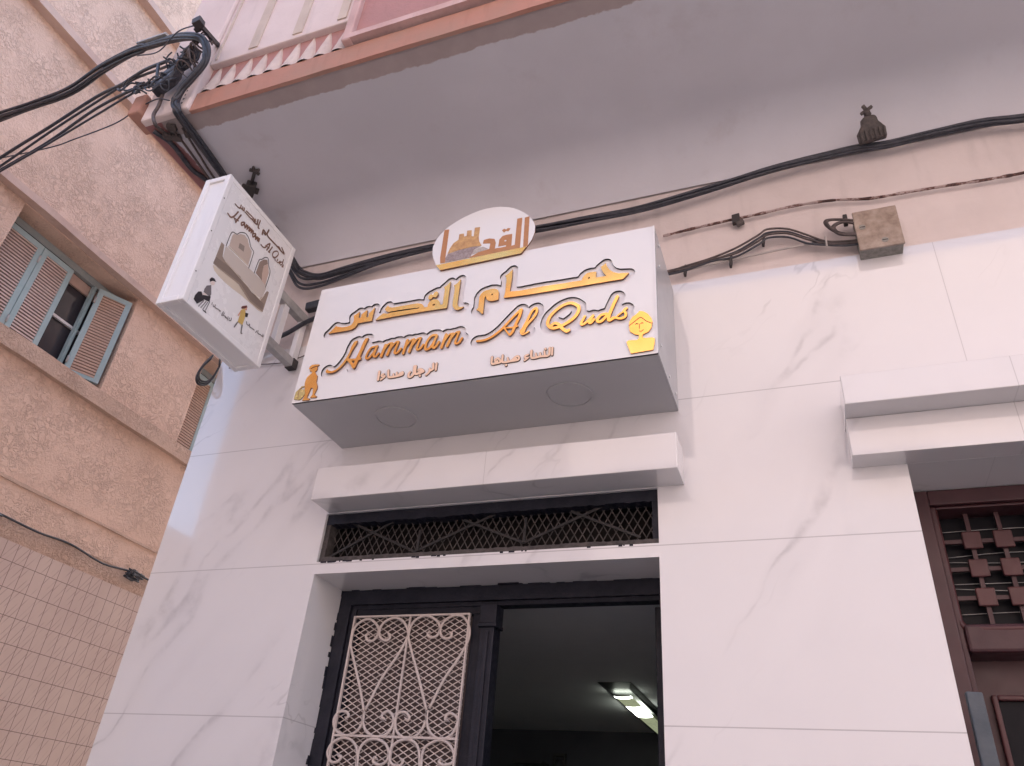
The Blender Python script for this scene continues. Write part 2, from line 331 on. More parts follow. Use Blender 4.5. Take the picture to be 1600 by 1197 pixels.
M['fitting'] = flat('dark lamp fitting', (.03, .032, .033), .5)
M['frosted'] = flat('picture frame', (.10, .10, .10), .5)
# ------------------------------------------------------------------ outline and path data
T = {
 'halo_arabic': [[8292,2864,8202,2884,8152,2911,8098,2965,8002,3089,7900,3155,7842,3211,7820,3245,7800,3295,7794,3355,7800,3415,7830,3485,7863,3535,7867,3555,7867,3845,7857,3895,7858,4015,7870,4085,7920,4225,7958,4295,8102,4450,8172,4487,8302,4537,8372,4549,8442,4551,8532,4577,8602,4586,8802,4547,8882,4518,8972,4460,8992,4461,8996,4675,8984,4735,8950,4795,8928,4855,8927,4945,8940,4995,8977,5055,9050,5125,9152,5191,9232,5290,9322,5380,9372,5407,9412,5419,9512,5419,9592,5387,9664,5315,9694,5245,9707,5165,9707,4965,9717,4915,9717,4665,9707,4615,9697,4295,9688,4255,9702,4232,9872,4210,9992,4210,10042,4220,10382,4220,10432,4230,11022,4230,11072,4220,11252,4220,11302,4210,11482,4210,11532,4200,12132,4200,12182,4190,12272,4191,12302,4213,12377,4335,12422,4380,12542,4467,12612,4497,12722,4519,12832,4526,12952,4510,12982,4515,13028,4595,13120,4685,13292,4817,13362,4847,13422,4854,13482,4847,13532,4828,13562,4810,13622,4748,13664,4655,13680,4555,13700,4505,13760,4385,13853,4285,13972,4218,14012,4204,14352,4149,14442,4118,14472,4100,14532,4038,14566,3955,14570,3905,14564,3845,14534,3775,14487,3715,14235,3455,14162,3424,14082,3410,13772,3410,13722,3420,12292,3420,12242,3430,11412,3430,11362,3440,10402,3440,10352,3450,9992,3450,9942,3460,9792,3460,9742,3470,9392,3480,9342,3490,9212,3491,9122,3509,9012,3464,8942,3451,8842,3440,8662,3440,8612,3450,8596,3445,8587,3425,8587,3365,8597,3315,8596,3145,8584,3075,8554,3005,8487,2935,8442,2903,8372,2874],[982,3184,922,3194,872,3213,842,3231,788,3285,760,3335,748,3375,748,3475,782,3558,937,3715,1082,3910,1152,3980,1182,3998,1232,4017,1302,4026,1392,4007,1502,3944,1682,3891,1872,3890,1912,3901,1925,3915,1926,3965,1880,4115,1869,4185,1880,4255,1900,4305,1922,4340,1990,4405,2132,4493,2230,4575,2272,4597,2322,4610,2412,4609,2472,4588,2522,4551,2542,4546,2612,4597,2692,4629,2792,4629,2902,4586,2982,4657,3052,4687,3112,4694,3202,4677,3245,4655,3307,4595,3344,4515,3357,4435,3348,4185,3352,4167,3362,4164,3403,4195,3402,4265,3410,4325,3460,4445,3568,4585,3618,4635,3652,4658,3712,4679,3812,4679,3872,4658,3907,4635,4002,4531,4022,4521,4432,4520,4482,4510,5202,4510,5282,4497,5452,4443,5462,4449,5467,4465,5468,4555,5490,4655,5518,4705,5612,4800,5692,4858,5782,4884,5852,4928,5982,4977,6052,4986,6152,4971,6197,5035,6272,5110,6362,5180,6407,5235,6522,5347,6602,5379,6652,5384,6712,5377,6785,5345,6872,5261,6992,5387,7062,5417,7122,5424,7182,5417,7232,5398,7262,5380,7307,5335,7344,5275,7366,5175,7369,3895,7382,3882,7502,3867,7582,3830,7637,3775,7655,3745,7674,3695,7680,3635,7674,3575,7644,3505,7547,3405,7495,3365,7402,3324,7202,3280,7102,3294,6942,3353,6802,3500,6772,3518,6702,3494,6632,3481,6582,3490,6252,3490,6202,3500,5882,3500,5832,3510,5132,3510,5082,3520,3832,3510,3782,3500,3432,3500,3382,3490,3282,3491,3182,3510,3072,3490,2582,3489,2557,3465,2507,3385,2422,3303,2242,3214,2142,3191,2042,3180]],
 'arabic': [[8302,3100,8287,3109,8162,3268,8042,3348,8033,3360,8104,3450,8105,3860,8100,3885,8100,3955,8095,4000,8141,4140,8175,4185,8241,4255,8377,4313,8477,4312,8597,4347,8767,4311,8904,4215,8953,4090,8960,4040,8960,3925,8965,3900,8969,3705,8947,3693,8807,3678,8652,3683,8607,3692,8507,3748,8427,3844,8372,3993,8362,4004,8355,3985,8340,3810,8340,3755,8345,3730,8345,3555,8350,3530,8350,3350,8355,3325,8356,3135,8337,3119],[1517,3419,1502,3423,983,3425,985,3435,1129,3575,1287,3787,1302,3786,1407,3724,1642,3653,1887,3648,2067,3694,2143,3795,2175,3900,2153,4040,2107,4195,2117,4206,2262,4294,2362,4374,2369,4370,2374,4335,2395,4030,2402,3990,2412,3989,2502,4032,2500,4165,2495,4190,2500,4205,2742,4396,2751,4390,2755,4375,2755,4320,2760,4295,2776,3990,2782,3981,2792,3978,2867,3984,2875,3995,2877,4180,3085,4430,3102,4448,3112,4451,3115,4305,3110,4280,3105,3815,3100,3790,3100,3745,3095,3735,2417,3732,2407,3725,2383,3635,2304,3510,2147,3429,1997,3423,1972,3418],[7177,3519,7077,3552,7007,3623,6971,3670,6906,3815,6905,3940,6900,3965,6900,4605,6884,4795,6837,4895,6845,4905,6987,4989,7117,5184,7124,5180,7125,5165,7125,3865,7161,3750,7252,3658,7307,3648,7427,3642,7442,3636,7443,3630,7357,3560,7202,3519],[13747,3654,13732,3658,13142,3658,13117,3663,12277,3663,12252,3668,11887,3668,11862,3673,11397,3673,11372,3678,10857,3678,10832,3683,10082,3688,10057,3693,9982,3693,9957,3698,9882,3698,9857,3703,9782,3703,9757,3708,9682,3708,9657,3713,9582,3713,9557,3718,9482,3718,9457,3723,9382,3723,9357,3728,9282,3728,9207,3734,9203,3740,9205,3780,9235,4060,9235,4685,9198,4870,9160,4900,9159,4910,9305,5005,9450,5180,9457,5188,9467,5190,9470,4950,9475,4925,9475,4650,9470,4625,9460,4375,9455,4350,9455,4285,9450,4260,9450,4195,9440,4080,9441,4025,9457,4013,9862,3973,10002,3973,10027,3978,10167,3978,10192,3983,10392,3983,10417,3988,10782,3988,10807,3993,10917,3993,10942,3988,11032,3988,11057,3983,11147,3983,11172,3978,11262,3978,11287,3973,11377,3973,11402,3968,11492,3968,11517,3963,11607,3963,11632,3958,12147,3958,12172,3953,12377,3953,12402,3948,12457,3948,12467,3952,12473,3970,12486,4055,12562,4187,12677,4271,12832,4287,13012,4267,13042,4259,13045,4195,13040,4170,13040,4085,13035,4060,13037,3960,13247,3958,13272,3953,13432,3954,13437,3957,13436,3965,13341,4105,13316,4160,13256,4305,13220,4450,13222,4461,13247,4483,13422,4614,13429,4610,13433,4595,13461,4450,13566,4245,13721,4085,13887,3994,13922,3979,14327,3912,14335,3905,14292,3853,14102,3655],[6607,3724,6592,3728,6432,3728,6407,3733,6242,3733,6217,3738,6057,3738,6032,3743,5867,3743,5842,3748,5682,3748,5657,3753,5122,3753,5097,3758,4027,3753,4002,3748,3822,3748,3797,3743,3622,3743,3597,3738,3422,3738,3397,3733,3287,3733,3278,3735,3277,3740,3427,3913,3617,4046,3642,4041,3822,3978,3967,4006,4107,4003,4132,3998,4257,3998,4282,3993,4407,3993,4432,3988,4557,3988,4582,3983,4737,3983,4762,3978,5182,3973,5207,3968,5327,3968,5337,3972,5341,4005,5332,4012,5217,4018,4867,4048,4822,4048,4667,4063,4432,4063,4407,4068,3977,4068,3957,4072,3882,4053,3872,4054,3717,4148,3640,4255,3662,4316,3757,4442,3767,4447,3847,4333,3992,4278,4442,4278,4467,4273,5112,4273,5137,4268,5222,4266,5423,4200,5528,4085,5540,4065,5567,3982,5577,3978,5622,3978,5647,3973,5717,3973,5727,3977,5731,4095,5771,4210,5781,4225,5877,4301,5927,4312,6022,4324,6167,4266,6184,4250,6273,4135,6317,3972,6327,3968,6432,3969,6440,3980,6440,4160,6435,4185,6435,4730,6382,4890,6512,4995,6652,5151,6657,5150,6660,5135,6670,3810,6647,3727,6637,3723],[12719,3960,12727,3956,12780,3965,12789,3990,12793,4020,12790,4030,12747,4042,12732,4033,12704,3995],[6021,3970,6042,3979,6087,4015,6073,4045,6052,4071,5992,4061,5956,4015,5955,4005,5961,4000],[8655,3980,8687,3986,8693,3995,8702,4040,8695,4050,8657,4070,8647,4064,8625,4030,8631,4010,8647,3985],[5762,4354,5742,4361,5700,4420,5710,4565,5717,4577,5812,4652,5822,4648,5892,4583,5902,4579,5913,4600,5942,4704,6037,4746,6057,4743,6134,4670,6140,4655,6138,4525,6055,4415,6042,4414,5922,4472,5912,4465,5837,4356,5827,4353]],
 'halo_latin': [[1543,1033,1433,1053,1303,1092,1223,1141,1153,1212,1121,1285,1108,1365,1108,1425,1119,1495,1141,1555,1169,1605,1231,1665,1303,1708,1363,1729,1453,1730,1503,1717,1546,1695,1632,1615,1673,1602,1715,1615,1793,1683,1895,1825,2015,2055,2085,2275,2121,2545,2211,2815,2231,2855,2313,2937,2373,2967,2533,3019,2593,3026,2653,3017,2703,2998,2763,2959,2843,3027,2923,3059,2993,3070,3053,3070,3213,3037,3256,3015,3318,2955,3355,2875,3364,2805,3355,2745,3311,2585,3318,2565,3423,2580,3533,2581,3643,2600,3753,2577,3793,2557,3843,2519,3893,2557,3933,2577,4033,2599,4083,2594,4173,2629,4263,2640,4393,2620,4483,2647,4563,2660,4723,2637,4773,2618,4833,2579,4893,2627,4933,2647,5033,2669,5133,2659,5223,2630,5353,2658,5463,2637,5663,2660,5743,2647,5793,2628,5893,2549,5981,2625,6033,2658,6113,2687,6193,2700,6293,2699,6473,2667,6516,2645,6613,2559,6693,2607,6753,2627,6813,2636,6873,2629,6933,2611,6973,2610,7113,2630,7163,2623,7313,2659,7383,2666,7443,2659,7543,2617,7635,2525,7665,2455,7677,2385,7668,2325,7673,2295,7723,2259,7795,2185,7835,2095,7847,2025,7825,1915,7745,1755,7703,1690,7583,1573,7503,1533,7443,1513,7373,1501,7323,1501,7253,1513,7163,1548,7143,1539,7103,1503,7013,1463,6943,1451,6853,1459,6763,1423,6683,1411,6583,1433,6483,1488,6363,1464,6243,1483,6153,1453,6033,1432,5893,1463,5833,1493,5783,1529,5633,1500,5553,1513,5453,1548,5383,1502,5313,1473,5233,1460,5133,1469,5043,1433,4963,1420,4843,1443,4803,1463,4753,1506,4643,1490,4593,1491,4523,1503,4423,1546,4403,1539,4353,1502,4273,1473,4213,1467,4103,1486,4023,1453,3943,1440,3843,1453,3753,1492,3643,1480,3513,1509,3493,1507,3393,1463,3273,1441,3203,1453,3063,1510,3050,1495,3015,1335,2975,1235,2886,1145,2833,1112,2783,1093,2703,1081,2633,1093,2563,1123,2419,1255,2345,1395,2323,1405,2076,1165,1893,1072,1843,1053,1723,1031],[11923,1263,11863,1273,11763,1313,11719,1345,11553,1506,11403,1500,11333,1511,11253,1533,11133,1593,11073,1640,10953,1772,10911,1845,10871,1945,10849,2055,10849,2175,10891,2375,10931,2475,10981,2575,11059,2685,11283,2910,11361,2975,11493,3067,11613,3128,11793,3187,11923,3210,12043,3210,12193,3177,12283,3138,12386,3075,12473,3000,12625,2845,12665,2745,12677,2675,12688,2595,12688,2485,12679,2445,12687,2425,12803,2377,12863,2397,12933,2409,13013,2399,13143,2344,13233,2377,13333,2391,13383,2406,13481,2665,13601,2945,13639,3015,13723,3097,13793,3127,13863,3139,13973,3127,14046,3095,14133,3008,14175,2915,14187,2835,14175,2765,14155,2705,14071,2515,14052,2465,14053,2449,14063,2446,14153,2487,14233,2500,14343,2477,14393,2449,14468,2375,14496,2325,14517,2265,14524,2215,14517,2155,14483,2065,14498,1965,14498,1905,14485,1825,14465,1765,14415,1665,14326,1575,14253,1533,14153,1503,14083,1491,13973,1491,13903,1503,13803,1533,13673,1483,13593,1470,13503,1483,13413,1519,13323,1491,13203,1474,13093,1493,13003,1528,12933,1503,12863,1491,12823,1491,12703,1516,12633,1491,12523,1480,12413,1503,12321,1555,12313,1553,12295,1495,12263,1432,12198,1365,12146,1325,12033,1273,11953,1260],[8293,1463,8163,1483,8113,1502,8079,1525,8001,1605,7961,1695,7953,1765,7971,1855,8009,1925,8083,1997,8173,2037,8253,2050,8333,2040,8533,2041,8663,2082,8823,2173,8983,2301,9078,2395,9449,2835,9678,3085,9833,3237,9903,3267,9983,3280,10023,3279,10123,3257,10183,3227,10238,3175,10255,3155,10293,3075,10303,3070,10317,3075,10383,3137,10473,3187,10543,3209,10643,3219,10713,3207,10783,3177,10895,3065,10945,2945,10968,2815,10935,2625,10876,2475,10805,2345,10748,2265,10623,2128,10574,2055,10579,2035,10623,1988,10645,1945,10667,1835,10655,1765,10625,1695,10548,1615,10503,1583,10353,1503,10253,1473,10183,1461,10103,1473,9983,1523,9939,1555,9867,1635,9853,1641,9773,1573,9703,1543,9623,1530,9543,1541,9483,1562,9449,1585,9379,1655,9293,1777,9273,1788,9253,1779,9173,1713,9013,1612,8893,1553,8723,1493,8543,1460],[11751,2225,11773,2223,11793,2233,11973,2360,12013,2402,12055,2465,12077,2525,12072,2545,11993,2599,11953,2599,11873,2577,11763,2517,11601,2385,11562,2335,11563,2322,11683,2268]],
 'latin': [[1563,1269,1423,1299,1353,1338,1346,1350,1346,1385,1351,1440,1358,1464,1403,1491,1413,1493,1483,1414,1648,1359,1673,1358,1818,1394,1973,1525,2094,1695,2234,1960,2314,2205,2352,2485,2437,2735,2583,2786,2591,2785,2596,2775,2595,2665,2437,2285,2342,1920,2341,1900,2383,1879,2688,1822,2734,1895,2824,2255,2887,2565,2967,2825,2973,2831,2993,2832,3018,2827,3073,2827,3123,2818,3124,2805,3042,2485,2911,1900,2916,1880,2979,1820,2985,1745,2963,1734,2868,1716,2853,1708,2779,1370,2773,1360,2708,1316,2697,1320,2651,1360,2608,1400,2540,1535,2306,1785,2288,1798,2283,1795,2128,1543,1940,1360,1773,1279,1648,1267],[11923,1504,11892,1515,11831,1560,11756,1635,11647,1765,11633,1767,11518,1743,11428,1738,11388,1743,11328,1759,11247,1805,11196,1850,11152,1905,11125,1950,11096,2025,11086,2085,11086,2140,11101,2235,11122,2315,11172,2430,11251,2545,11398,2697,11553,2821,11658,2886,11723,2916,11813,2946,11908,2967,11948,2972,12028,2972,12118,2951,12208,2906,12283,2852,12415,2730,12429,2705,12445,2615,12451,2575,12451,2500,12434,2420,12405,2340,12354,2245,12276,2140,12193,2063,12053,1959,11943,1893,11776,1815,11776,1805,11821,1750,11893,1672,11937,1635,11948,1634,11993,1661,12018,1667,12053,1656,12073,1632,12080,1610,12079,1595,12069,1570,12053,1553,11983,1507,11963,1502],[2645,1585,2654,1590,2664,1620,2691,1715,2689,1725,2583,1742,2529,1745,2537,1725],[6673,1654,6653,1663,6637,1680,6626,1720,6757,2350,6773,2377,6793,2391,6818,2397,6843,2391,6860,2380,6874,2360,6879,2340,6869,2275,6873,2270,6928,2332,6968,2361,7003,2376,7043,2382,7083,2381,7123,2391,7158,2376,7178,2344,7183,2343,7227,2385,7273,2411,7308,2417,7358,2418,7388,2426,7423,2412,7435,2390,7435,2355,7336,1945,7331,1905,7331,1855,7338,1842,7353,1838,7383,1848,7413,1868,7444,1910,7518,2051,7543,2071,7573,2071,7591,2060,7603,2042,7604,2005,7524,1850,7488,1803,7453,1774,7413,1753,7388,1744,7348,1737,7313,1744,7278,1759,7253,1778,7237,1810,7231,1840,7231,1910,7241,1975,7325,2325,7321,2335,7303,2337,7277,2325,7243,2291,7177,2195,7107,2075,6989,1720,6968,1699,6943,1692,6908,1699,6893,1713,6877,1745,6877,1765,7039,2280,7039,2300,7028,2301,7003,2291,6966,2260,6942,2230,6882,2135,6807,1985,6744,1690,6718,1659,6698,1653],[4948,1659,4923,1669,4913,1678,4903,1695,4896,1725,4986,2375,4995,2400,5006,2415,5028,2431,5068,2432,5085,2425,5104,2405,5112,2370,5101,2280,5103,2262,5113,2268,5151,2320,5196,2365,5248,2396,5273,2402,5308,2403,5348,2417,5368,2416,5388,2406,5404,2390,5415,2365,5415,2340,5406,2305,5408,2283,5451,2340,5493,2382,5533,2406,5563,2412,5623,2413,5653,2422,5678,2421,5693,2412,5709,2385,5710,2365,5631,2035,5611,1935,5606,1870,5613,1854,5633,1845,5653,1849,5678,1862,5700,1885,5724,1920,5793,2037,5813,2052,5833,2055,5848,2051,5866,2040,5877,2025,5879,1990,5819,1880,5776,1815,5740,1780,5703,1758,5653,1743,5623,1742,5593,1749,5558,1764,5526,1795,5512,1820,5506,1855,5506,1915,5511,1955,5532,2060,5595,2320,5588,2331,5568,2332,5538,2317,5502,2275,5407,2125,5348,2017,5294,1760,5279,1720,5268,1709,5238,1697,5213,1699,5186,1715,5172,1735,5166,1765,5279,2305,5278,2315,5268,2316,5233,2290,5187,2235,5132,2150,5072,2040,5061,1995,5019,1700,5008,1679,4989,1665,4968,1658],[6023,1674,5973,1686,5931,1720,5907,1760,5891,1825,5891,1915,5911,2065,5927,2130,5967,2235,5997,2290,6061,2380,6093,2412,6138,2443,6193,2462,6263,2462,6343,2448,6385,2445,6406,2430,6443,2386,6451,2330,6397,2155,6367,2025,6341,1890,6336,1850,6341,1830,6348,1820,6363,1818,6383,1838,6492,2040,6513,2061,6528,2067,6548,2067,6580,2050,6595,2015,6585,1980,6489,1800,6453,1748,6433,1729,6388,1708,6353,1703,6323,1709,6278,1733,6233,1787,6183,1732,6153,1709,6083,1679],[3913,1679,3887,1695,3877,1710,3871,1725,3871,1765,3977,2295,3983,2317,3999,2340,4023,2356,4058,2357,4085,2345,4108,2317,4157,2360,4198,2386,4228,2397,4283,2397,4318,2388,4358,2386,4380,2375,4399,2350,4405,2325,4402,2305,4403,2300,4408,2300,4473,2377,4523,2411,4548,2417,4598,2417,4663,2406,4678,2396,4689,2370,4690,2350,4601,1950,4596,1910,4598,1845,4608,1834,4628,1831,4663,1852,4689,1880,4762,2000,4788,2031,4808,2037,4838,2031,4854,2020,4865,1995,4865,1975,4859,1960,4794,1850,4746,1785,4698,1749,4668,1734,4643,1727,4603,1728,4568,1739,4533,1758,4507,1790,4497,1815,4491,1845,4491,1905,4496,1950,4575,2310,4578,2330,4573,2336,4563,2337,4528,2317,4477,2255,4397,2130,4338,2020,4279,1755,4269,1735,4248,1714,4218,1705,4191,1710,4168,1728,4157,1745,4151,1775,4270,2305,4266,2315,4248,2317,4212,2300,4163,2251,4137,2210,4097,2125,4052,2015,4000,1750,3989,1710,3963,1684,3943,1678],[3258,1684,3208,1704,3182,1735,3167,1765,3161,1790,3156,1825,3156,1880,3166,1950,3182,2015,3217,2115,3272,2230,3314,2285,3343,2311,3383,2331,3438,2342,3593,2343,3618,2358,3633,2362,3663,2356,3684,2335,3685,2290,3636,2050,3611,1910,3606,1855,3612,1840,3628,1824,3643,1818,3659,1820,3694,1865,3741,1945,3763,1965,3793,1971,3824,1950,3830,1935,3830,1910,3769,1805,3728,1750,3698,1728,3653,1717,3618,1724,3568,1749,3533,1783,3517,1815,3509,1870,3503,1870,3425,1765,3385,1725,3363,1709,3323,1689,3288,1682],[8453,1695,8358,1697,8228,1709,8201,1730,8191,1755,8198,1780,8213,1797,8238,1807,8293,1807,8383,1797,8503,1797,8603,1814,8708,1844,8778,1873,8873,1924,8968,1984,9108,2098,9243,2228,9420,2430,9646,2700,9943,3022,9963,3036,10013,3042,10038,3035,10053,3025,10069,3000,10071,2970,10024,2700,9999,2600,9865,2215,9873,2207,9898,2212,9928,2210,9944,2190,9944,2175,9935,2160,9920,2150,9858,2136,9838,2125,9814,2040,9770,1915,9735,1860,9658,1783,9633,1769,9618,1767,9593,1774,9578,1785,9558,1820,9532,1845,9369,2100,9323,2163,9313,2157,9196,2040,9113,1968,9023,1899,8893,1818,8793,1769,8683,1729,8563,1703],[10158,1704,10118,1718,10088,1739,10052,1785,10031,1850,10022,1965,10038,1986,10068,1995,10074,2000,10259,2420,10352,2685,10382,2760,10412,2820,10451,2875,10513,2936,10573,2971,10608,2982,10643,2981,10676,2960,10699,2930,10714,2890,10726,2825,10720,2750,10709,2700,10665,2585,10614,2490,10574,2430,10403,2231,10322,2110,10272,2010,10257,1965,10229,1845,10213,1808,10193,1794,10163,1794,10137,1810,10123,1844,10113,1841,10112,1835,10118,1820,10137,1795,10158,1779,10168,1777,10193,1778,10228,1789,10383,1872,10403,1872,10416,1865,10429,1845,10429,1830,10408,1804,10273,1728,10193,1703],[13203,1714,13153,1724,13113,1744,13093,1763,13072,1800,13061,1840,13061,1880,13072,1925,13107,1990,13146,2045,13203,2102,13238,2126,13288,2146,13363,2157,13478,2162,13510,2145,13528,2111,13538,2114,13682,2525,13828,2870,13848,2892,13863,2901,13898,2902,13923,2891,13944,2860,13944,2820,13797,2470,13717,2250,13642,2020,13616,1910,13612,1860,13623,1857,13728,1917,13763,1916,13798,1898,13818,1902,13858,1900,13851,1930,13859,1950,14003,2049,14066,2100,14088,2124,14103,2170,14128,2202,14203,2251,14233,2261,14253,2256,14270,2245,14285,2210,14273,2179,14207,2135,14196,2120,14197,2110,14249,2000,14261,1950,14260,1920,14249,1865,14224,1810,14193,1773,14153,1749,14093,1733,14033,1727,13968,1733,13913,1749,13818,1801,13793,1810,13643,1724,13608,1713,13563,1713,13538,1724,13516,1745,13492,1785,13486,1820,13490,1915,13488,1921,13483,1921,13405,1825,13340,1760,13288,1729,13248,1718],[12513,1719,12478,1738,12458,1765,12446,1800,12446,1845,12462,1905,12482,1950,12598,2177,12618,2187,12653,2183,12674,2165,12680,2135,12562,1890,12546,1845,12547,1825,12553,1819,12603,1844,12686,1905,12768,1988,12918,2162,12948,2172,12968,2166,12983,2156,13004,2125,13004,2090,12888,1895,12878,1870,12890,1875,12963,1962,12988,1976,13008,1976,13029,1965,13044,1940,13045,1920,13025,1885,12950,1795,12911,1755,12880,1735,12853,1728,12813,1734,12777,1765,12762,1800,12759,1830,12753,1832,12668,1769,12618,1739,12558,1718],[3271,1775,3283,1774,3318,1789,3356,1825,3409,1895,3444,1950,3519,2100,3569,2235,3568,2250,3453,2252,3418,2246,3379,2220,3357,2195,3332,2150,3282,2030,3256,1935,3246,1840,3256,1790],[6031,1785,6043,1784,6078,1794,6111,1815,6139,1850,6195,1940,6239,2035,6279,2145,6324,2310,6328,2335,6323,2341,6258,2352,6213,2352,6183,2341,6162,2325,6128,2286,6068,2190,6032,2100,6011,2000,6001,1905,6002,1830,6013,1798],[13191,1830,13233,1829,13263,1844,13293,1870,13350,1935,13423,2028,13428,2045,13403,2047,13308,2036,13261,2005,13222,1960,13177,1885,13176,1845],[14026,1830,14083,1833,14108,1839,14133,1855,14144,1870,14154,1900,14160,1940,14149,1980,14113,2048,14103,2047,14018,1979,13913,1909,13871,1890,13908,1864,13958,1839],[11406,1875,11493,1873,11558,1884,11571,1895,11548,1922,11523,1941,11483,1961,11433,1972,11413,1962,11351,1900,11363,1888],[9588,1895,9598,1893,9618,1908,9654,1950,9689,2035,9709,2105,9708,2118,9673,2127,9633,2128,9443,2152,9431,2150,9431,2140,9452,2105],[11695,1935,11703,1930,11753,1949,11888,2014,12023,2099,12085,2145,12163,2213,12195,2250,12239,2310,12285,2395,12309,2465,12321,2525,12320,2560,12304,2650,12203,2747,12143,2791,12100,2815,12043,2836,12013,2842,11933,2837,11838,2816,11793,2801,11688,2751,11572,2670,11463,2577,11356,2465,11302,2390,11277,2345,11242,2255,11221,2155,11221,2070,11243,2010,11253,1994,11263,1993,11318,2047,11368,2081,11418,2097,11453,2097,11533,2076,11613,2031,11665,1980],[9691,2190,9723,2188,9736,2200,9782,2345,9859,2550,9889,2645,9920,2785,9928,2849,9918,2847,9746,2660,9380,2225,9388,2210,9408,2217,9448,2217],[10318,2295,10323,2294,10333,2303,10470,2460,10514,2520,10550,2580,10599,2690,10619,2755,10625,2800,10620,2850,10613,2872,10598,2871,10553,2837,10518,2796,10492,2755,10452,2665,10389,2480]],
 'men_text': [[5930,396,5904,417,5890,467,5905,497,5925,509,5950,509,5965,503,5981,487,5996,437,5986,412,5975,401,5960,395],[5485,411,5420,436,5395,460,5384,482,5368,562,5373,647,5399,702,5434,737,5455,744,5485,740,5505,722,5512,697,5505,676,5468,632,5463,567,5470,522,5495,506,5520,506,5555,526,5571,547,5586,577,5592,607,5593,712,5568,952,5580,983,5605,998,5625,999,5645,991,5670,999,5695,998,5715,984,5726,967,5743,677,5755,627,5770,607,5785,605,5815,613,5814,637,5820,657,5840,683,5920,707,5920,717,5900,719,5835,701,5810,700,5790,709,5775,732,5775,762,5790,784,5880,814,5930,814,5980,793,6053,742,6093,702,6111,672,6118,637,6106,607,6085,586,6045,566,5975,546,5785,509,5755,510,5725,521,5680,552,5645,485,5625,460,5595,436,5555,416,5520,409],[6200,416,6175,436,6170,462,6178,482,6268,562,6286,592,6293,627,6288,727,6295,748,6310,762,6325,768,6355,762,6376,737,6379,702,6385,695,6415,701,6436,717,6437,762,6408,947,6415,967,6435,987,6460,994,6480,988,6495,978,6506,957,6532,797,6538,727,6524,667,6507,642,6480,621,6380,586,6351,522,6303,472,6240,421,6225,415],[4150,491,4139,497,4130,512,4130,547,4224,632,4229,642,4175,651,4143,677,4118,732,4123,772,4140,794,4160,808,4240,829,4270,828,4281,822,4291,807,4290,776,4265,756,4209,742,4202,737,4203,727,4220,719,4315,729,4340,723,4350,716,4361,697,4367,677,4366,652,4350,629,4192,497,4175,490],[4035,496,4010,506,4000,515,3988,552,3973,907,3968,932,3970,957,3980,978,3995,990,4020,998,4055,984,4072,952,4088,607,4093,582,4092,537,4086,522,4065,501],[4635,536,4575,540,4510,556,4470,580,4450,612,4423,732,4393,937,4403,967,4435,986,4470,978,4486,957,4523,722,4540,652,4550,644,4595,634,4684,637,4687,647,4675,732,4695,757,4715,759,4735,752,4746,737,4765,641,4780,634,4835,635,4840,647,4818,772,4831,797,4855,808,4875,802,4891,787,4913,662,4920,648,4931,652,4944,692,4969,727,5030,768,5080,788,5125,788,5155,767,5176,737,5186,707,5192,672,5181,627,5157,597,5115,576,5000,555,4855,539,4775,534],[6595,581,6575,595,6568,617,6563,692,6563,932,6569,952,6585,969,6615,974,6640,962,6652,937,6653,617,6646,597,6635,586,6620,580]],
 'men_text_edge': [[5930,381,5895,405,5875,457,5880,482,5895,514,5875,514,5790,495,5760,494,5685,523,5632,447,5585,413,5525,395,5490,395,5450,406,5410,426,5384,452,5365,492,5358,517,5353,562,5358,647,5379,697,5425,748,5450,759,5480,758,5510,739,5526,707,5526,692,5516,667,5483,627,5478,567,5486,527,5505,519,5530,526,5551,542,5571,577,5578,612,5578,712,5553,952,5575,997,5610,1014,5650,1006,5685,1014,5715,1003,5730,988,5742,962,5755,767,5795,803,5880,829,5930,829,5980,808,6037,772,6098,717,6116,692,6133,647,6131,627,6116,597,6095,576,6055,555,5962,527,5962,522,5991,497,6011,437,5996,402,5985,391,5960,380],[6200,401,6165,425,6155,462,6168,492,6245,559,6271,592,6278,627,6273,727,6284,757,6308,777,6340,783,6365,773,6378,762,6391,737,6395,716,6410,715,6421,722,6422,762,6393,942,6405,978,6425,998,6455,1009,6470,1008,6501,992,6521,957,6533,877,6540,845,6545,843,6548,937,6563,967,6580,983,6600,989,6625,988,6650,972,6668,932,6668,617,6655,585,6620,565,6595,566,6574,577,6555,607,6553,667,6545,675,6517,632,6490,611,6391,572,6358,507,6310,459,6252,412,6225,400],[4150,476,4125,492,4110,526,4075,491,4040,480,3999,497,3980,527,3973,557,3973,627,3953,947,3973,992,4015,1013,4062,997,4086,957,4093,797,4100,768,4133,807,4160,823,4240,844,4270,843,4295,828,4307,802,4306,777,4281,742,4325,744,4350,733,4367,717,4381,682,4381,652,4360,619,4200,486,4175,475],[4635,521,4545,530,4500,545,4458,572,4435,612,4408,732,4378,937,4390,973,4425,998,4445,1002,4480,988,4501,957,4533,747,4550,672,4560,656,4595,649,4666,652,4668,672,4660,732,4684,767,4715,774,4745,762,4757,747,4780,653,4790,649,4819,652,4822,662,4803,772,4820,806,4850,823,4880,815,4901,797,4925,697,4959,737,4995,763,5050,793,5085,804,5120,804,5145,793,5170,773,5191,737,5207,672,5201,637,5175,594,5130,566,5035,545,4855,524,4775,519],[4109,557,4115,553,4193,627,4138,662,4105,719,4100,720],[5775,622,5785,620,5797,627,5813,677,5810,683,5780,699,5760,723,5758,677,5765,642]],
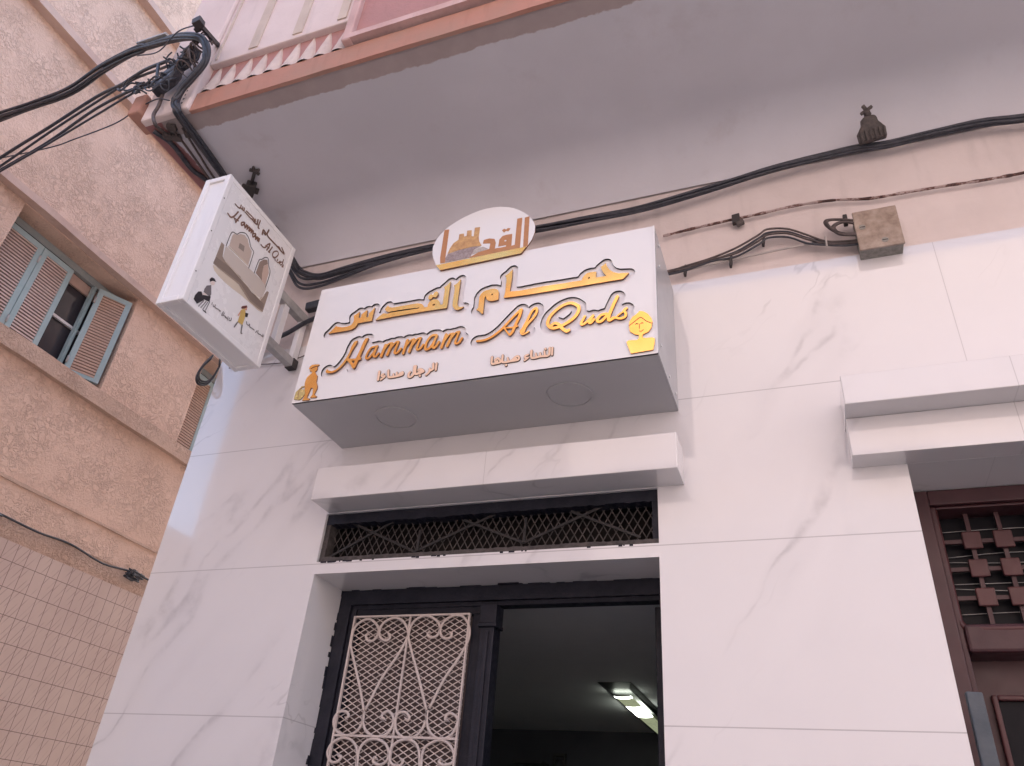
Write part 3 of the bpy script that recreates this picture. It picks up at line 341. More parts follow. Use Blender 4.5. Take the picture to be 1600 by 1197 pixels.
 'women_text': [[9590,322,9564,338,9548,378,9554,398,9567,413,9600,425,9631,408,9642,388,9647,363,9630,332,9610,322],[10320,433,10299,453,10299,478,10310,495,10362,538,10328,558,10309,593,10308,658,10318,688,10345,720,10380,734,10450,746,10480,742,10491,733,10497,718,10496,698,10487,683,10465,672,10390,659,10378,623,10390,616,10460,621,10480,615,10503,593,10505,563,10470,521,10370,447,10345,432],[9070,467,9020,477,8993,493,8969,518,8949,558,8937,628,8937,858,8948,883,8970,895,9005,889,9021,868,9023,628,9029,588,9040,567,9055,556,9085,551,9105,558,9104,593,9123,623,9090,628,9070,647,9067,673,9074,693,9163,773,9200,789,9235,789,9275,769,9322,723,9365,667,9375,663,9377,838,9373,863,9389,893,9415,902,9440,895,9456,873,9462,818,9462,708,9458,683,9463,623,9479,573,9510,552,9565,546,9632,553,9634,563,9602,703,9614,728,9635,736,9655,732,9666,718,9704,573,9715,562,9774,568,9913,713,9970,744,10015,755,10050,755,10070,749,10107,723,10123,698,10136,663,10147,603,10141,563,10125,531,10090,502,10040,486,9995,481,9735,481,9620,466,9520,466,9480,472,9440,492,9400,531,9355,502,9305,486],[10710,472,10655,477,10600,502,10559,558,10542,628,10539,868,10549,893,10560,904,10575,910,10600,909,10617,898,10627,883,10632,863,10632,653,10638,618,10648,588,10665,572,10685,566,10745,566,10756,573,10732,713,10744,738,10765,746,10786,743,10801,723,10823,598,10830,582,10890,586,10910,595,10908,718,10920,734,10940,741,10960,734,10970,723,10977,683,10978,618,10986,598,11010,591,11093,588,11096,598,11073,743,11072,773,11082,793,11100,801,11125,799,11140,783,11175,580,11185,576,11235,580,11256,603,11267,653,11267,728,11262,753,11264,883,11278,908,11295,919,11325,919,11346,903,11357,873,11352,833,11357,778,11357,633,11340,563,11315,522,11295,507,11250,487,11200,481,11025,501,10925,501,10775,476],[11400,513,11379,533,11372,553,11372,618,11377,643,11377,868,11392,898,11420,910,11446,898,11457,878,11457,553,11451,533,11435,516,11420,511],[9235,568,9295,571,9314,583,9296,618,9262,663,9230,695,9215,702,9190,685,9137,633,9155,633,9210,655,9245,649,9261,628,9262,603],[10029,573,10040,572,10057,583,10062,613,10045,664,10035,670,10015,670,9985,659,9979,648,10005,644,10026,623,10032,603],[11135,812,11107,833,11093,868,11100,889,11119,908,11155,910,11181,888,11191,868,11192,848,11186,833,11170,817,11155,811]],
 'women_text_edge': [[9590,307,9554,328,9533,378,9541,403,9555,421,9575,434,9600,441,9640,419,9656,393,9662,368,9641,323,9610,307],[10320,417,10293,438,10282,463,10294,498,10332,533,10304,568,10293,598,10293,658,10303,688,10320,716,10350,739,10445,760,10485,755,10501,743,10512,718,10511,698,10500,677,10490,667,10465,657,10405,649,10398,638,10410,631,10465,635,10500,619,10521,588,10518,558,10480,511,10380,437,10345,417],[9070,452,9020,462,8983,483,8959,508,8934,558,8922,628,8923,863,8940,895,8970,910,8995,909,9015,899,9036,868,9038,628,9049,578,9075,567,9085,568,9087,573,9092,608,9056,643,9054,683,9065,704,9122,758,9175,795,9210,806,9252,798,9290,775,9350,711,9360,708,9359,868,9379,903,9415,917,9446,908,9471,873,9477,818,9477,708,9473,683,9478,623,9489,583,9510,567,9565,561,9615,571,9587,703,9600,734,9630,750,9660,745,9676,728,9686,708,9714,593,9725,577,9770,586,9895,716,9920,734,9970,759,10015,770,10055,769,10107,743,10136,703,10157,638,10162,588,10141,528,10110,497,10080,482,10040,471,9995,466,9735,466,9620,451,9520,451,9470,462,9430,482,9400,510,9345,482,9305,471],[10710,457,10655,462,10590,492,10564,523,10544,558,10527,628,10524,868,10539,903,10550,914,10575,925,10600,924,10625,910,10641,888,10647,863,10648,648,10659,598,10674,583,10685,581,10730,581,10739,588,10718,718,10734,748,10765,761,10795,754,10811,733,10842,598,10855,596,10895,605,10894,723,10910,744,10940,756,10970,744,10986,723,10995,613,11005,606,11073,603,11077,623,11058,743,11058,778,11070,801,11095,818,11078,863,11086,893,11108,918,11130,926,11155,925,11171,918,11191,898,11206,868,11206,843,11196,823,11155,788,11184,598,11195,591,11230,593,11240,603,11252,648,11247,873,11265,915,11295,934,11315,936,11345,924,11370,897,11390,914,11420,925,11461,903,11472,873,11472,553,11458,518,11440,502,11420,496,11390,502,11370,522,11355,550,11345,545,11320,507,11245,471,11185,466,11025,486,10925,486,10775,461]],
 'man': [[801,16,556,34,546,41,587,151,593,181,609,381,525,631,460,881,459,1061,497,1206,676,1369,703,1401,646,1478,547,1506,547,1516,571,1561,477,1641,501,1737,566,1799,591,1814,771,1819,960,1781,959,1771,887,1686,913,1566,887,1471,841,1438,835,1426,941,1262,1001,1211,1028,1046,1035,886,1127,701,1138,666,1158,546,1081,246,1206,173,1232,151,1200,101,1186,94,919,121,919,131,977,236,994,276,958,556,946,582,846,627,835,606,754,206,778,121,901,87,915,81,916,76,866,16]],
 'man_line': [[568,1598,556,1614,568,1630,648,1675,703,1695,858,1716,878,1714,888,1704,888,1693,873,1683,788,1676,698,1660,588,1602]],
 'bag': [[347,103,102,163,92,170,89,374,94,399,95,519,204,634,317,778,477,781,489,754,482,739,362,720,342,707,278,644,274,634,527,598,592,354,467,148,377,103]],
 'bag_line': [[291,167,280,187,254,317,239,442,239,647,241,658,251,664,261,658,264,647,269,422,274,372,310,177,305,167]],
 'woman': [[14395,98,14384,115,14334,275,14234,615,14234,630,14309,685,14320,687,14595,657,14615,659,14690,720,14692,850,14689,860,14680,866,14535,919,14369,1080,14343,1220,14327,1340,14343,1525,14465,1726,14611,1820,14715,1937,14735,1943,14865,1910,15025,1767,15051,1730,15131,1585,15160,1520,15197,1370,15145,1095,15035,943,14825,855,14822,735,14825,725,14835,719,14950,683,15165,676,15255,619,15257,565,15247,415,15202,165,15190,130,15150,122,14915,117,14890,112,14530,102,14505,97]],
 'woman_line': [[14761,1003,14706,1019,14700,1029,14706,1039,14716,1041,14766,1027,14786,1028,14812,1044,14846,1075,14856,1080,14866,1077,14863,1059,14811,1013,14786,1002],[14706,1137,14699,1154,14704,1354,14707,1364,14716,1367,14726,1360,14729,1349,14724,1149,14716,1134],[15171,1284,15081,1338,14961,1422,14924,1459,14858,1544,14806,1601,14756,1626,14731,1625,14701,1610,14562,1494,14341,1331,14326,1329,14319,1344,14345,1369,14542,1514,14666,1620,14721,1650,14761,1656,14801,1640,14826,1621,14878,1564,14944,1479,14981,1442,15178,1309,15187,1294,15181,1286],[14661,1339,14651,1342,14621,1374,14611,1374,14576,1349,14564,1354,14559,1369,14596,1405,14621,1410,14642,1399,14672,1364,14673,1349],[14756,1344,14749,1354,14752,1369,14785,1399,14801,1406,14832,1399,14863,1359,14856,1346,14841,1343,14816,1371,14806,1374,14767,1344]],
 'oval': [[6094,5845,6068,5871,5853,6181,5623,6691,5537,7026,5516,7311,5517,7361,5527,7406,5633,7771,5784,8022,5982,8281,6229,8471,6534,8666,6869,8821,7214,8941,7554,9026,7904,9064,8264,9048,8594,8997,8954,8871,9250,8721,9524,8526,9766,8316,9979,8076,10139,7847,10259,7596,10330,7361,10331,7006,10251,6691,10224,6601,10024,6246,9829,5949,9806,5926,9719,5918,9534,5918,9489,5913,8164,5888,8119,5883,7709,5878,7664,5873,7479,5873,7434,5868,6339,5848,6294,5843]],
 'goldbar': [[6091,5844,5859,6171,5859,6181,5866,6183,6411,6188,6436,6193,6756,6193,6781,6198,7101,6198,7126,6203,7446,6203,7471,6208,7791,6208,7816,6213,8136,6213,8161,6218,8481,6218,8506,6223,8826,6223,8851,6228,9171,6228,9196,6233,9516,6233,9541,6238,9861,6238,9886,6243,10011,6243,10022,6236,9817,5931,9806,5924,9726,5918,9526,5918,9501,5913,9296,5913,9271,5908,9066,5908,9041,5903,8841,5903,8816,5898,8611,5898,8586,5893,8381,5893,8356,5888,8156,5888,8131,5883,7926,5883,7901,5878,7701,5878,7676,5873,7471,5873,7446,5868,7241,5868,7216,5863,7016,5863,6991,5858,6786,5858,6761,5853,6556,5853,6531,5848,6331,5848,6306,5843]],
 'logo': [[6208,6249,6033,6267,5986,6580,5980,6645,5975,7710,5970,7735,5970,8250,5978,8262,6193,8237,6201,8235,6205,8225,6215,7615,6220,7590,6220,7395,6225,7370,6225,7175,6230,7150,6230,6955,6235,6930,6235,6735,6240,6710,6240,6540,6255,6335,6256,6260,6248,6248],[8788,6249,7418,6257,7398,6260,7399,6265,7798,6476,8268,6543,8303,6552,8310,6580,8329,6870,8323,6876,8018,6933,7977,6945,7976,6985,7996,7140,8003,7146,8038,7152,8258,7172,8503,7080,8583,6850,8570,6555,8565,6530,8570,6510,8778,6507,8803,6502,9073,6502,9081,6505,9084,6515,9065,6580,9053,6592,8728,6592,8718,6597,8732,6985,8868,7156,9048,7182,9303,7170,9310,7155,9310,7030,9315,7005,9321,6495,9328,6488,9358,6487,9471,6500,9475,6510,9475,8005,9478,8013,9488,8017,9701,8015,9710,7940,9710,7415,9715,7390,9723,6252,9713,6247],[9873,6273,9865,6285,9865,6395,9860,6420,9860,6605,9855,6630,9855,6815,9850,6840,9850,7025,9845,7050,9845,7235,9840,7260,9840,7440,9835,7465,9835,7650,9830,7675,9825,7975,9833,7986,10023,8012,10034,8005,10040,7975,10040,7760,10045,7735,10045,7525,10050,7500,10050,7285,10055,7260,10055,7045,10060,7020,10060,6805,10065,6780,10065,6570,10070,6545,10070,6330,10075,6295,10072,6285,10058,6278],[8997,6805,9018,6803,9073,6815,9069,6850,9051,6900,8993,6897,8967,6890,8972,6860],[8913,7351,8813,7495,8823,7512,8898,7566,8908,7570,8923,7566,8973,7518,9003,7497,9070,7565,9083,7570,9188,7521,9201,7510,9164,7445,9113,7373,9093,7379,9008,7433,8923,7353]],
 'dome': [[6323,6743,6317,6755,6392,7055,6527,7310,6543,7327,6738,7464,6754,7480,6756,7725,6751,7790,6755,7800,6923,7792,6976,7785,6985,7760,7003,7606,7013,7602,7118,7599,7126,7610,7126,7695,7121,7720,7123,7918,7148,7922,7333,7896,7340,7890,7345,7850,7372,7540,7383,7524,7473,7492,7481,7505,7478,7998,7518,8002,7733,7978,7736,7665,7731,7640,7731,7395,7777,7135,7919,6855,7919,6845,7843,6847,7483,6882,7393,6882,6773,6842]],
 'drum': [[6279,6253,6272,6264,6247,6494,6247,6529,6324,6709,6334,6717,6694,6805,6809,6827,7459,6867,7874,6826,7890,6819,7884,6813,7789,6795,7604,6699,7499,6439,7486,6284,7474,6263,7239,6262,7214,6257,6764,6257,6739,6252]],
 'smalldome': [[7509,6427,7505,6438,7607,6653,7799,6764,8034,6739,8252,6573,8244,6565,7829,6495]],
 'b_text': [[694,5319,542,5351,521,5372,520,5392,525,5404,541,5420,558,5423,606,5418,710,5394,742,5394,782,5411,810,5435,854,5496,906,5596,954,5728,1029,5980,1040,6000,1066,6014,1086,6008,1102,5992,1107,5972,1030,5712,1002,5628,965,5540,964,5532,978,5529,1122,5567,1136,5576,1189,5792,1245,5996,1258,6009,1270,6014,1294,6013,1306,6006,1314,5992,1318,5972,1224,5608,1230,5599,1274,5605,1287,5592,1290,5576,1274,5557,1210,5535,1181,5408,1182,5384,1163,5348,1146,5335,1118,5336,1099,5356,1090,5392,938,5483,871,5388,830,5351,798,5331,758,5319],[1100,5456,1110,5456,1112,5460,1122,5509,1102,5509,1050,5492,1054,5483],[1482,5491,1454,5511,1429,5560,1420,5600,1420,5644,1425,5668,1441,5700,1472,5740,1556,5828,1578,5838,1598,5836,1618,5849,1646,5847,1667,5824,1678,5788,1697,5688,1706,5670,1728,5824,1736,5844,1754,5857,1770,5858,1783,5852,1802,5833,1825,5860,1850,5874,1870,5874,1882,5868,1906,5824,1914,5830,1940,5872,1966,5889,1990,5890,2002,5885,2026,5854,2038,5877,2052,5888,2082,5888,2102,5870,2134,5906,2158,5916,2186,5906,2206,5874,2230,5901,2254,5913,2266,5914,2282,5906,2299,5884,2307,5852,2309,5812,2318,5800,2410,5894,2434,5901,2490,5877,2499,5864,2514,5812,2530,5724,2535,5728,2552,5816,2570,5836,2590,5841,2622,5823,2642,5845,2674,5858,2698,5849,2710,5835,2742,5870,2762,5878,2778,5877,2790,5870,2806,5840,2808,5700,2803,5644,2795,5628,2770,5614,2745,5624,2733,5640,2731,5676,2726,5679,2716,5656,2715,5612,2710,5600,2694,5587,2666,5588,2654,5596,2645,5612,2643,5680,2642,5688,2638,5687,2610,5636,2589,5612,2578,5568,2558,5551,2538,5551,2518,5567,2512,5584,2515,5628,2490,5632,2477,5640,2462,5673,2454,5666,2418,5600,2386,5556,2358,5538,2318,5546,2289,5576,2273,5604,2262,5638,2241,5668,2238,5764,2230,5758,2205,5708,2202,5656,2195,5640,2182,5628,2154,5627,2142,5634,2134,5646,2124,5704,2131,5728,2130,5740,2122,5734,2094,5676,2069,5656,2066,5636,2056,5616,2042,5606,1994,5603,1980,5612,1969,5628,1964,5668,1964,5740,1958,5751,1949,5740,1909,5656,1907,5612,1902,5596,1886,5580,1858,5579,1846,5586,1837,5600,1832,5656,1835,5708,1834,5716,1830,5715,1786,5628,1773,5616,1766,5568,1750,5547,1730,5542,1710,5550,1696,5576,1698,5611,1674,5606,1658,5608,1641,5624,1630,5651,1594,5588,1550,5522,1518,5495,1506,5490],[1500,5580,1508,5584,1526,5612,1559,5672,1570,5704,1574,5735,1566,5734,1522,5690,1494,5650,1488,5624,1493,5592],[3066,5583,2958,5600,2946,5608,2937,5624,2936,5640,2941,5652,2954,5665,2970,5670,3062,5658,3110,5659,3162,5679,3206,5710,3234,5744,3257,5800,3229,5816,3224,5828,3225,5844,3238,5857,3276,5872,3301,5952,3337,6024,3456,6188,3482,6199,3506,6193,3518,6176,3524,6112,3524,5968,3519,5928,3538,5908,3539,5888,3530,5874,3504,5860,3442,5656,3426,5640,3406,5635,3386,5646,3372,5668,3418,5836,3414,5842,3406,5842,3342,5823,3318,5748,3294,5700,3243,5644,3166,5599,3102,5582],[4138,5591,4118,5606,4046,5692,3998,5660,3962,5646,3938,5647,3886,5671,3848,5708,3829,5736,3817,5764,3808,5812,3812,5876,3825,5932,3841,5976,3873,6032,3998,6172,4074,6213,4106,6222,4154,6208,4194,6182,4227,6140,4240,6088,4222,6000,4190,5912,4142,5816,4087,5736,4170,5632,4171,5612,4166,5600,4150,5591],[4282,5624,4258,5627,4237,5640,4229,5648,4220,5672,4220,5712,4245,5840,4254,5848,4274,5853,4288,5844,4296,5832,4295,5800,4276,5700,4278,5686,4298,5683,4335,5700,4366,5736,4425,5860,4448,5892,4458,5898,4478,5897,4490,5889,4501,5868,4506,5867,4570,5958,4590,5966,4614,5957,4613,6124,4620,6140,4632,6148,4646,6150,4658,6145,4666,6136,4672,6120,4672,5864,4654,5780,4622,5720,4582,5683,4566,5675,4542,5672,4514,5679,4482,5699,4466,5688,4446,5687,4432,5696,4422,5713,4390,5670,4366,5651,4326,5631],[2345,5628,2358,5640,2410,5744,2419,5776,2418,5792,2410,5790,2380,5760,2337,5708,2328,5680,2333,5652],[3554,5651,3530,5664,3521,5676,3521,5712,3546,5764,3570,5828,3653,6124,3666,6145,3682,6153,3694,6153,3719,6136,3727,6112,3630,5768,3663,5748,3670,5732,3670,5716,3662,5700,3602,5663,3570,5651],[4666,5651,4650,5663,4644,5680,4650,5697,4675,5720,4668,5756,4677,5788,4725,5884,4738,5893,4754,5893,4770,5880,4775,5860,4742,5788,4746,5784,4762,5785,4782,5772,4787,5760,4786,5740,4750,5702,4691,5656,4678,5650],[4537,5732,4550,5732,4566,5744,4582,5764,4598,5796,4611,5848,4614,5915,4606,5910,4569,5856,4517,5772,4519,5748],[3912,5736,3922,5732,3978,5765,4026,5776,4046,5795,4090,5860,4142,5972,4171,6076,4170,6096,4162,6116,4138,6141,4106,6154,4042,6121,3952,6024,3909,5964,3885,5900,3876,5852,3876,5812,3885,5776],[3364,5892,3426,5903,3438,5910,3448,5960,3450,6047,3437,6040,3381,5952,3362,5900],[806,6139,750,6143,732,6156,725,6184,734,6200,746,6208,926,6206,1022,6227,1059,6252,1072,6300,1064,6380,1064,6432,1069,6448,1078,6457,1106,6462,1126,6448,1131,6436,1136,6352,1142,6336,1150,6330,1198,6323,1205,6328,1184,6428,1185,6444,1194,6458,1210,6469,1226,6470,1238,6465,1246,6456,1254,6436,1276,6336,1290,6330,1308,6336,1312,6344,1288,6444,1285,6464,1289,6476,1298,6489,1318,6498,1338,6492,1350,6480,1374,6392,1384,6332,1374,6296,1350,6272,1322,6262,1258,6262,1226,6250,1198,6250,1142,6261,1122,6220,1106,6198,1082,6179,1050,6163,946,6138],[2822,6139,2796,6156,2784,6184,2764,6372,2764,6416,2775,6460,2806,6497,2842,6510,2870,6510,3018,6485,3054,6469,3070,6456,3073,6460,3064,6504,3068,6568,3095,6696,3100,6764,3114,6790,3142,6802,3162,6796,3174,6788,3188,6756,3183,6696,3152,6536,3157,6484,3182,6455,3234,6439,3346,6430,3798,6458,3974,6458,4058,6511,4106,6525,4138,6521,4174,6509,4242,6477,4262,6455,4422,6454,4466,6459,4469,6464,4458,6473,4322,6543,4262,6582,4249,6608,4253,6628,4266,6646,4290,6654,4314,6649,4546,6521,4594,6478,4603,6460,4603,6436,4598,6424,4582,6399,4566,6388,4474,6370,4390,6366,3886,6370,3858,6374,3418,6346,3298,6346,3234,6350,3154,6371,3090,6416,3087,6376,3074,6331,3062,6311,3042,6290,3010,6278,2974,6278,2902,6295,2882,6311,2872,6336,2881,6364,2898,6379,2922,6386,2986,6373,2992,6384,2990,6394,2870,6414,2863,6412,2860,6404,2860,6348,2879,6180,2874,6163,2854,6143,2842,6138],[2466,6231,2449,6240,2429,6260,2416,6304,2412,6348,2416,6724,2426,6750,2438,6760,2454,6764,2478,6754,2486,6744,2492,6728,2488,6480,2484,6460,2489,6320,2494,6316,2514,6325,2542,6327,2563,6316,2572,6296,2570,6280,2558,6263,2502,6235,2486,6230],[1418,6279,1401,6292,1392,6316,1402,6337,1418,6349,1742,6350,1762,6354,1846,6354,1886,6359,1922,6386,1962,6388,1974,6408,1980,6428,1978,6436,1902,6438,1486,6398,1464,6412,1456,6432,1462,6453,1482,6469,1842,6506,2006,6510,2038,6500,2058,6480,2063,6468,2063,6444,2046,6388,2054,6382,2082,6382,2089,6388,2076,6452,2081,6484,2076,6496,2077,6516,2086,6529,2154,6562,2174,6559,2186,6540,2182,6524,2166,6504,2238,6473,2246,6464,2252,6448,2246,6424,2226,6407,2210,6407,2162,6423,2159,6412,2168,6384,2178,6378,2230,6378,2262,6383,2287,6400,2296,6428,2291,6488,2272,6584,2265,6656,2278,6682,2306,6694,2330,6685,2342,6672,2395,6396,2395,6376,2390,6364,2378,6351,2351,6344,2334,6327,2294,6307,2222,6294,2142,6294,1974,6306,1890,6286,1770,6278]],
 'b_small': [[2142,725,2129,734,2121,754,2125,826,2146,978,2154,990,2170,991,2183,982,2184,954,2165,794,2170,789,2194,806,2210,807,2222,798,2224,786,2194,752,2172,734],[2514,745,2501,766,2484,926,2486,950,2502,963,2518,957,2527,934,2540,802,2539,754,2526,745],[1546,773,1530,790,1525,810,1526,878,1538,889,1554,882,1557,818,1562,812,1570,816,1621,866,1608,942,1613,954,1622,959,1634,958,1647,946,1666,862,1673,850,1682,844,1730,853,1882,899,2002,904,2022,898,2031,886,2029,870,2016,854,1942,817,1922,817,1914,830,1914,842,1926,859,1890,859,1702,804,1670,805,1650,813,1638,826,1630,827,1582,785,1558,773],[2346,789,2338,798,2338,818,2346,828,2373,830,2375,834,2366,838,2326,826,2270,800,2246,801,2226,818,2218,838,2212,878,2213,954,2222,970,2238,971,2251,962,2256,934,2257,854,2262,844,2274,845,2334,874,2374,880,2446,858,2470,846,2488,830,2485,810,2466,796,2394,788],[1454,793,1442,806,1421,910,1422,930,1434,939,1444,934,1451,922,1472,814,1466,798],[2622,809,2597,818,2582,846,2576,882,2578,950,2598,959,2610,954,2615,946,2620,914,2621,862,2626,854,2646,857,2670,869,2690,889,2696,906,2696,950,2689,1026,2702,1042,2718,1042,2732,1022,2740,930,2731,874,2708,846,2678,825],[3678,1357,3650,1366,3618,1398,3581,1474,3586,1489,3598,1495,3610,1495,3619,1490,3662,1412,3690,1400,3718,1400,3763,1414,3789,1454,3811,1470,3806,1514,3814,1524,3826,1528,3838,1524,3847,1514,3870,1430,3882,1418,3894,1413,3926,1416,4050,1443,4170,1456,4210,1454,4223,1438,4216,1418,4194,1409,4114,1396,4090,1402,4054,1399,3902,1368,3870,1372,3854,1381,3822,1420,3802,1392,3774,1369,3718,1356],[4326,1361,4314,1374,4313,1390,4342,1498,4354,1522,4374,1526,4387,1514,4388,1498,4363,1402,4350,1368,4338,1360],[4474,1417,4450,1434,4434,1466,4413,1578,4414,1586,4426,1598,4446,1598,4455,1590,4478,1478,4486,1464,4498,1460,4522,1465,4630,1510,4662,1519,4710,1519,4777,1506,4784,1526,4785,1626,4790,1635,4802,1642,4818,1638,4828,1626,4830,1509,4835,1514,4850,1594,4866,1605,4883,1594,4867,1486,4861,1466,4850,1457,4838,1459,4830,1470,4830,1503,4812,1474,4790,1461,4758,1460,4698,1475,4674,1475,4642,1466,4546,1425,4514,1416]],
 'p_oval': [[1287,2278,971,2331,839,2449,796,2491,795,2500,1779,2685,2463,2753,2503,2756,3387,2502,3851,2545,4322,2567,4299,2554,4011,2473,3623,2473,2791,2409,2223,2321,1715,2277]],
 'p_band': [[3373,2506,2493,2772,1513,2649,813,2584,782,2586,779,2594,779,2834,783,2854,783,3098,787,3118,787,3362,791,3382,791,3626,795,3646,797,3853,805,3856,921,3856,993,3849,1112,3298,1129,3285,1265,3218,1441,3208,1549,3208,1569,3204,1677,3204,1821,3196,2433,3180,3353,3010,3941,3082,3958,3106,4101,3382,4226,3774,4233,3780,4361,3819,4377,3819,4371,2746,4367,2726,4367,2650,4359,2594,4353,2583,4325,2576,3577,2516,3425,2504]],
 'p_panel': [[3645,3100,1301,3223,1265,3228,1143,3321,1095,3849,1095,3881,1105,3887,1173,3891,1937,3927,3989,4035,4049,4034,4061,4021,4131,3817,4086,3421,3993,3161,3988,3153,3977,3148,3733,3099]],
 'p_stripe': [[3418,2619,2530,2896,1610,2758,826,2631,778,2625,773,2628,772,2644,812,2964,818,2984,826,2990,1606,3118,2430,3195,2593,3068,2622,3054,3326,3010,3958,3030,4086,3038,4178,3038,4198,3042,4285,3040,4292,3012,4304,2784,4308,2704,4302,2696,3462,2618]],
 'p_arch': [[1261,4041,1251,4063,1227,4639,1292,4803,1305,4815,1426,4859,1627,5091,1849,5241,1865,5244,2113,5207,2345,4953,2569,4857,2619,4595,2627,4211,2631,4191,2631,4067,2628,4059,2097,4053,2077,4049,1817,4049,1797,4045,1541,4045,1521,4041]],
 'p_frame': [[1784,4376,1779,4381,1774,4405,1750,4625,1752,4652,2012,4730,2068,4746,2076,4745,2094,4673,2134,4445,2084,4432]],
 'p_niche': [[3672,4022,3228,4065,3220,4068,3218,4075,3218,4207,3222,4227,3222,4355,3226,4375,3235,4771,3422,5083,3648,5245,3733,5127,3760,5079,3555,4807,3546,4783,3594,4347,3705,4031,3700,4021]],
 'p_niche2': [[3978,3971,3710,4020,3596,4335,3560,4755,3560,4795,3762,5075,3770,5069,3803,5015,3984,4703,4000,3979,3994,3970]],
 'p_line': [[4058,3866,4048,3883,4048,4091,4052,4111,4052,4279,4056,4299,4056,4575,4051,4659,4034,4779,4014,4843,3990,4883,3950,4925,3878,4977,3842,5014,3800,5079,3731,5231,3690,5303,3662,5331,3638,5339,3610,5336,3570,5316,3518,5277,3474,5233,3433,5175,3334,4994,3302,4957,3240,4915,3220,4895,3189,4843,3168,4759,3152,4567,3143,3987,3138,3977,3126,3969,3117,3971,3105,3983,3112,4567,3128,4759,3153,4863,3188,4919,3216,4947,3274,4985,3302,5018,3401,5199,3440,5255,3520,5331,3558,5356,3602,5376,3638,5380,3678,5369,3719,5331,3747,5287,3831,5107,3861,5055,3904,5007,3974,4957,4018,4913,4046,4867,4058,4839,4079,4763,4092,4659,4092,4591,4096,4571,4096,4299,4092,4279,4092,4115,4088,4095,4088,3883,4078,3866],[1086,3874,1074,3883,1072,3891,1080,4511,1092,4643,1101,4695,1120,4759,1149,4803,1188,4839,1222,4860,1258,4872,1374,4894,1418,4917,1446,4947,1537,5119,1576,5171,1666,5257,1766,5332,1818,5360,1858,5376,1926,5389,1970,5389,2022,5381,2098,5356,2182,5312,2225,5275,2259,5239,2392,5071,2434,5034,2486,5010,2646,4980,2678,4964,2710,4935,2724,4899,2724,4807,2732,4683,2732,4535,2736,4515,2740,3947,2730,3931,2722,3929,2710,3935,2704,3951,2696,4619,2688,4759,2688,4875,2682,4907,2659,4931,2634,4944,2490,4970,2462,4978,2414,5002,2356,5055,2218,5229,2190,5257,2142,5292,2086,5320,2030,5340,1982,5349,1914,5349,1858,5336,1786,5300,1706,5241,1618,5161,1569,5099,1478,4927,1443,4887,1386,4858,1242,4827,1206,4805,1161,4755,1137,4683,1124,4591,1116,4467,1116,4335,1112,4315,1112,3967,1108,3891,1102,3878]],
 'p_line2': [[3442,2452,3382,2455,3262,2475,3182,2496,3066,2532,2794,2634,2658,2678,2522,2706,2386,2718,2258,2715,2166,2706,1902,2667,1566,2626,838,2519,822,2520,813,2533,826,2546,1482,2642,1906,2695,2142,2730,2266,2743,2426,2743,2522,2734,2658,2706,2818,2654,3102,2548,3254,2504,3410,2479,3570,2479,3706,2491,3858,2515,4166,2574,4318,2598,4342,2598,4350,2593,4352,2585,4346,2577,4334,2572,4186,2550,3858,2487,3702,2463,3562,2451],[3946,3024,3686,3031,3666,3035,3490,3039,3170,3055,1686,3143,1350,3159,1306,3164,1298,3173,1296,3185,1298,3193,1306,3198,1374,3199,3218,3091,3726,3071,3746,3067,3962,3063,3968,3069,3968,3085,3978,3113,4011,3161,4035,3213,4113,3457,4122,3473,4138,3478,4150,3469,4152,3449,4095,3269,4063,3181,4039,3133,4012,3093,4013,3077,4034,3057,4034,3037,4022,3028,3998,3023],[1218,3936,1198,3953,1198,3981,1218,3998,1258,4003,2666,4083,2686,4075,2698,4062,2700,4053,2698,4037,2690,4025,2666,4015,1270,3935]],
 'm_dark': [[868,133,797,186,804,195,916,216,1048,186,1036,177,896,137],[1172,206,1078,270,1076,278,1088,283,1280,312,1344,254,1340,248,1276,229,1188,205],[704,297,488,365,475,374,475,570,564,841,688,935,720,954,856,820,857,830,845,862,848,870,1204,1083,1240,1103,1248,1102,1258,1050,1278,846,1276,827,964,726,963,718,980,702,977,690,721,302,712,296],[3384,1620,3303,1778,3304,1790,3516,1891,3548,1905,3556,1904,3558,1734,3552,1691,3396,1621],[944,1679,887,1770,883,1786,952,1932,1108,1992,1258,1922,1252,1913,1064,1826,952,1681]],
 'm_skin': [[848,862,808,888,793,902,794,910,1022,1158,1124,1290,1132,1291,1181,1238,1181,1226,1173,1214,1052,1036],[1052,1597,966,1678,963,1690,1061,1814,1204,1854,1210,1842,1216,1703,1064,1600]],
 'm_vest': [[821,215,813,220,808,232,820,272,968,672,980,684,993,684,1001,676,1003,668,990,628,841,228,830,216],[961,260,953,268,952,280,1096,732,1109,758,1125,760,1133,752,1134,732,990,280,978,260],[1093,284,1079,296,1080,316,1188,752,1197,770,1213,774,1225,760,1222,740,1111,296,1105,287],[1233,328,1223,348,1275,824,1281,857,1289,864,1301,866,1313,857,1315,844,1263,372,1254,332,1245,326],[3501,719,3477,734,3460,764,3431,888,3387,1156,3392,1180,3413,1194,3437,1190,3454,1168,3491,932,3517,810,3525,802,3561,809,3577,800,3587,784,3586,768,3570,748,3537,724,3521,718],[3009,727,2995,736,2988,748,2992,788,3080,1088,3097,1109,3121,1113,3137,1102,3146,1088,3142,1060,3050,748,3033,729],[833,1019,823,1032,807,1172,859,1396,1065,1586,1078,1568,1234,1212,1218,1060,1209,1054]],
 'w_hair': [[3046,1840,3040,1853,3056,1945,3064,1965,3302,2187,3314,2193,3322,2191,3380,2129,3258,1968,3110,1845,3074,1839]],
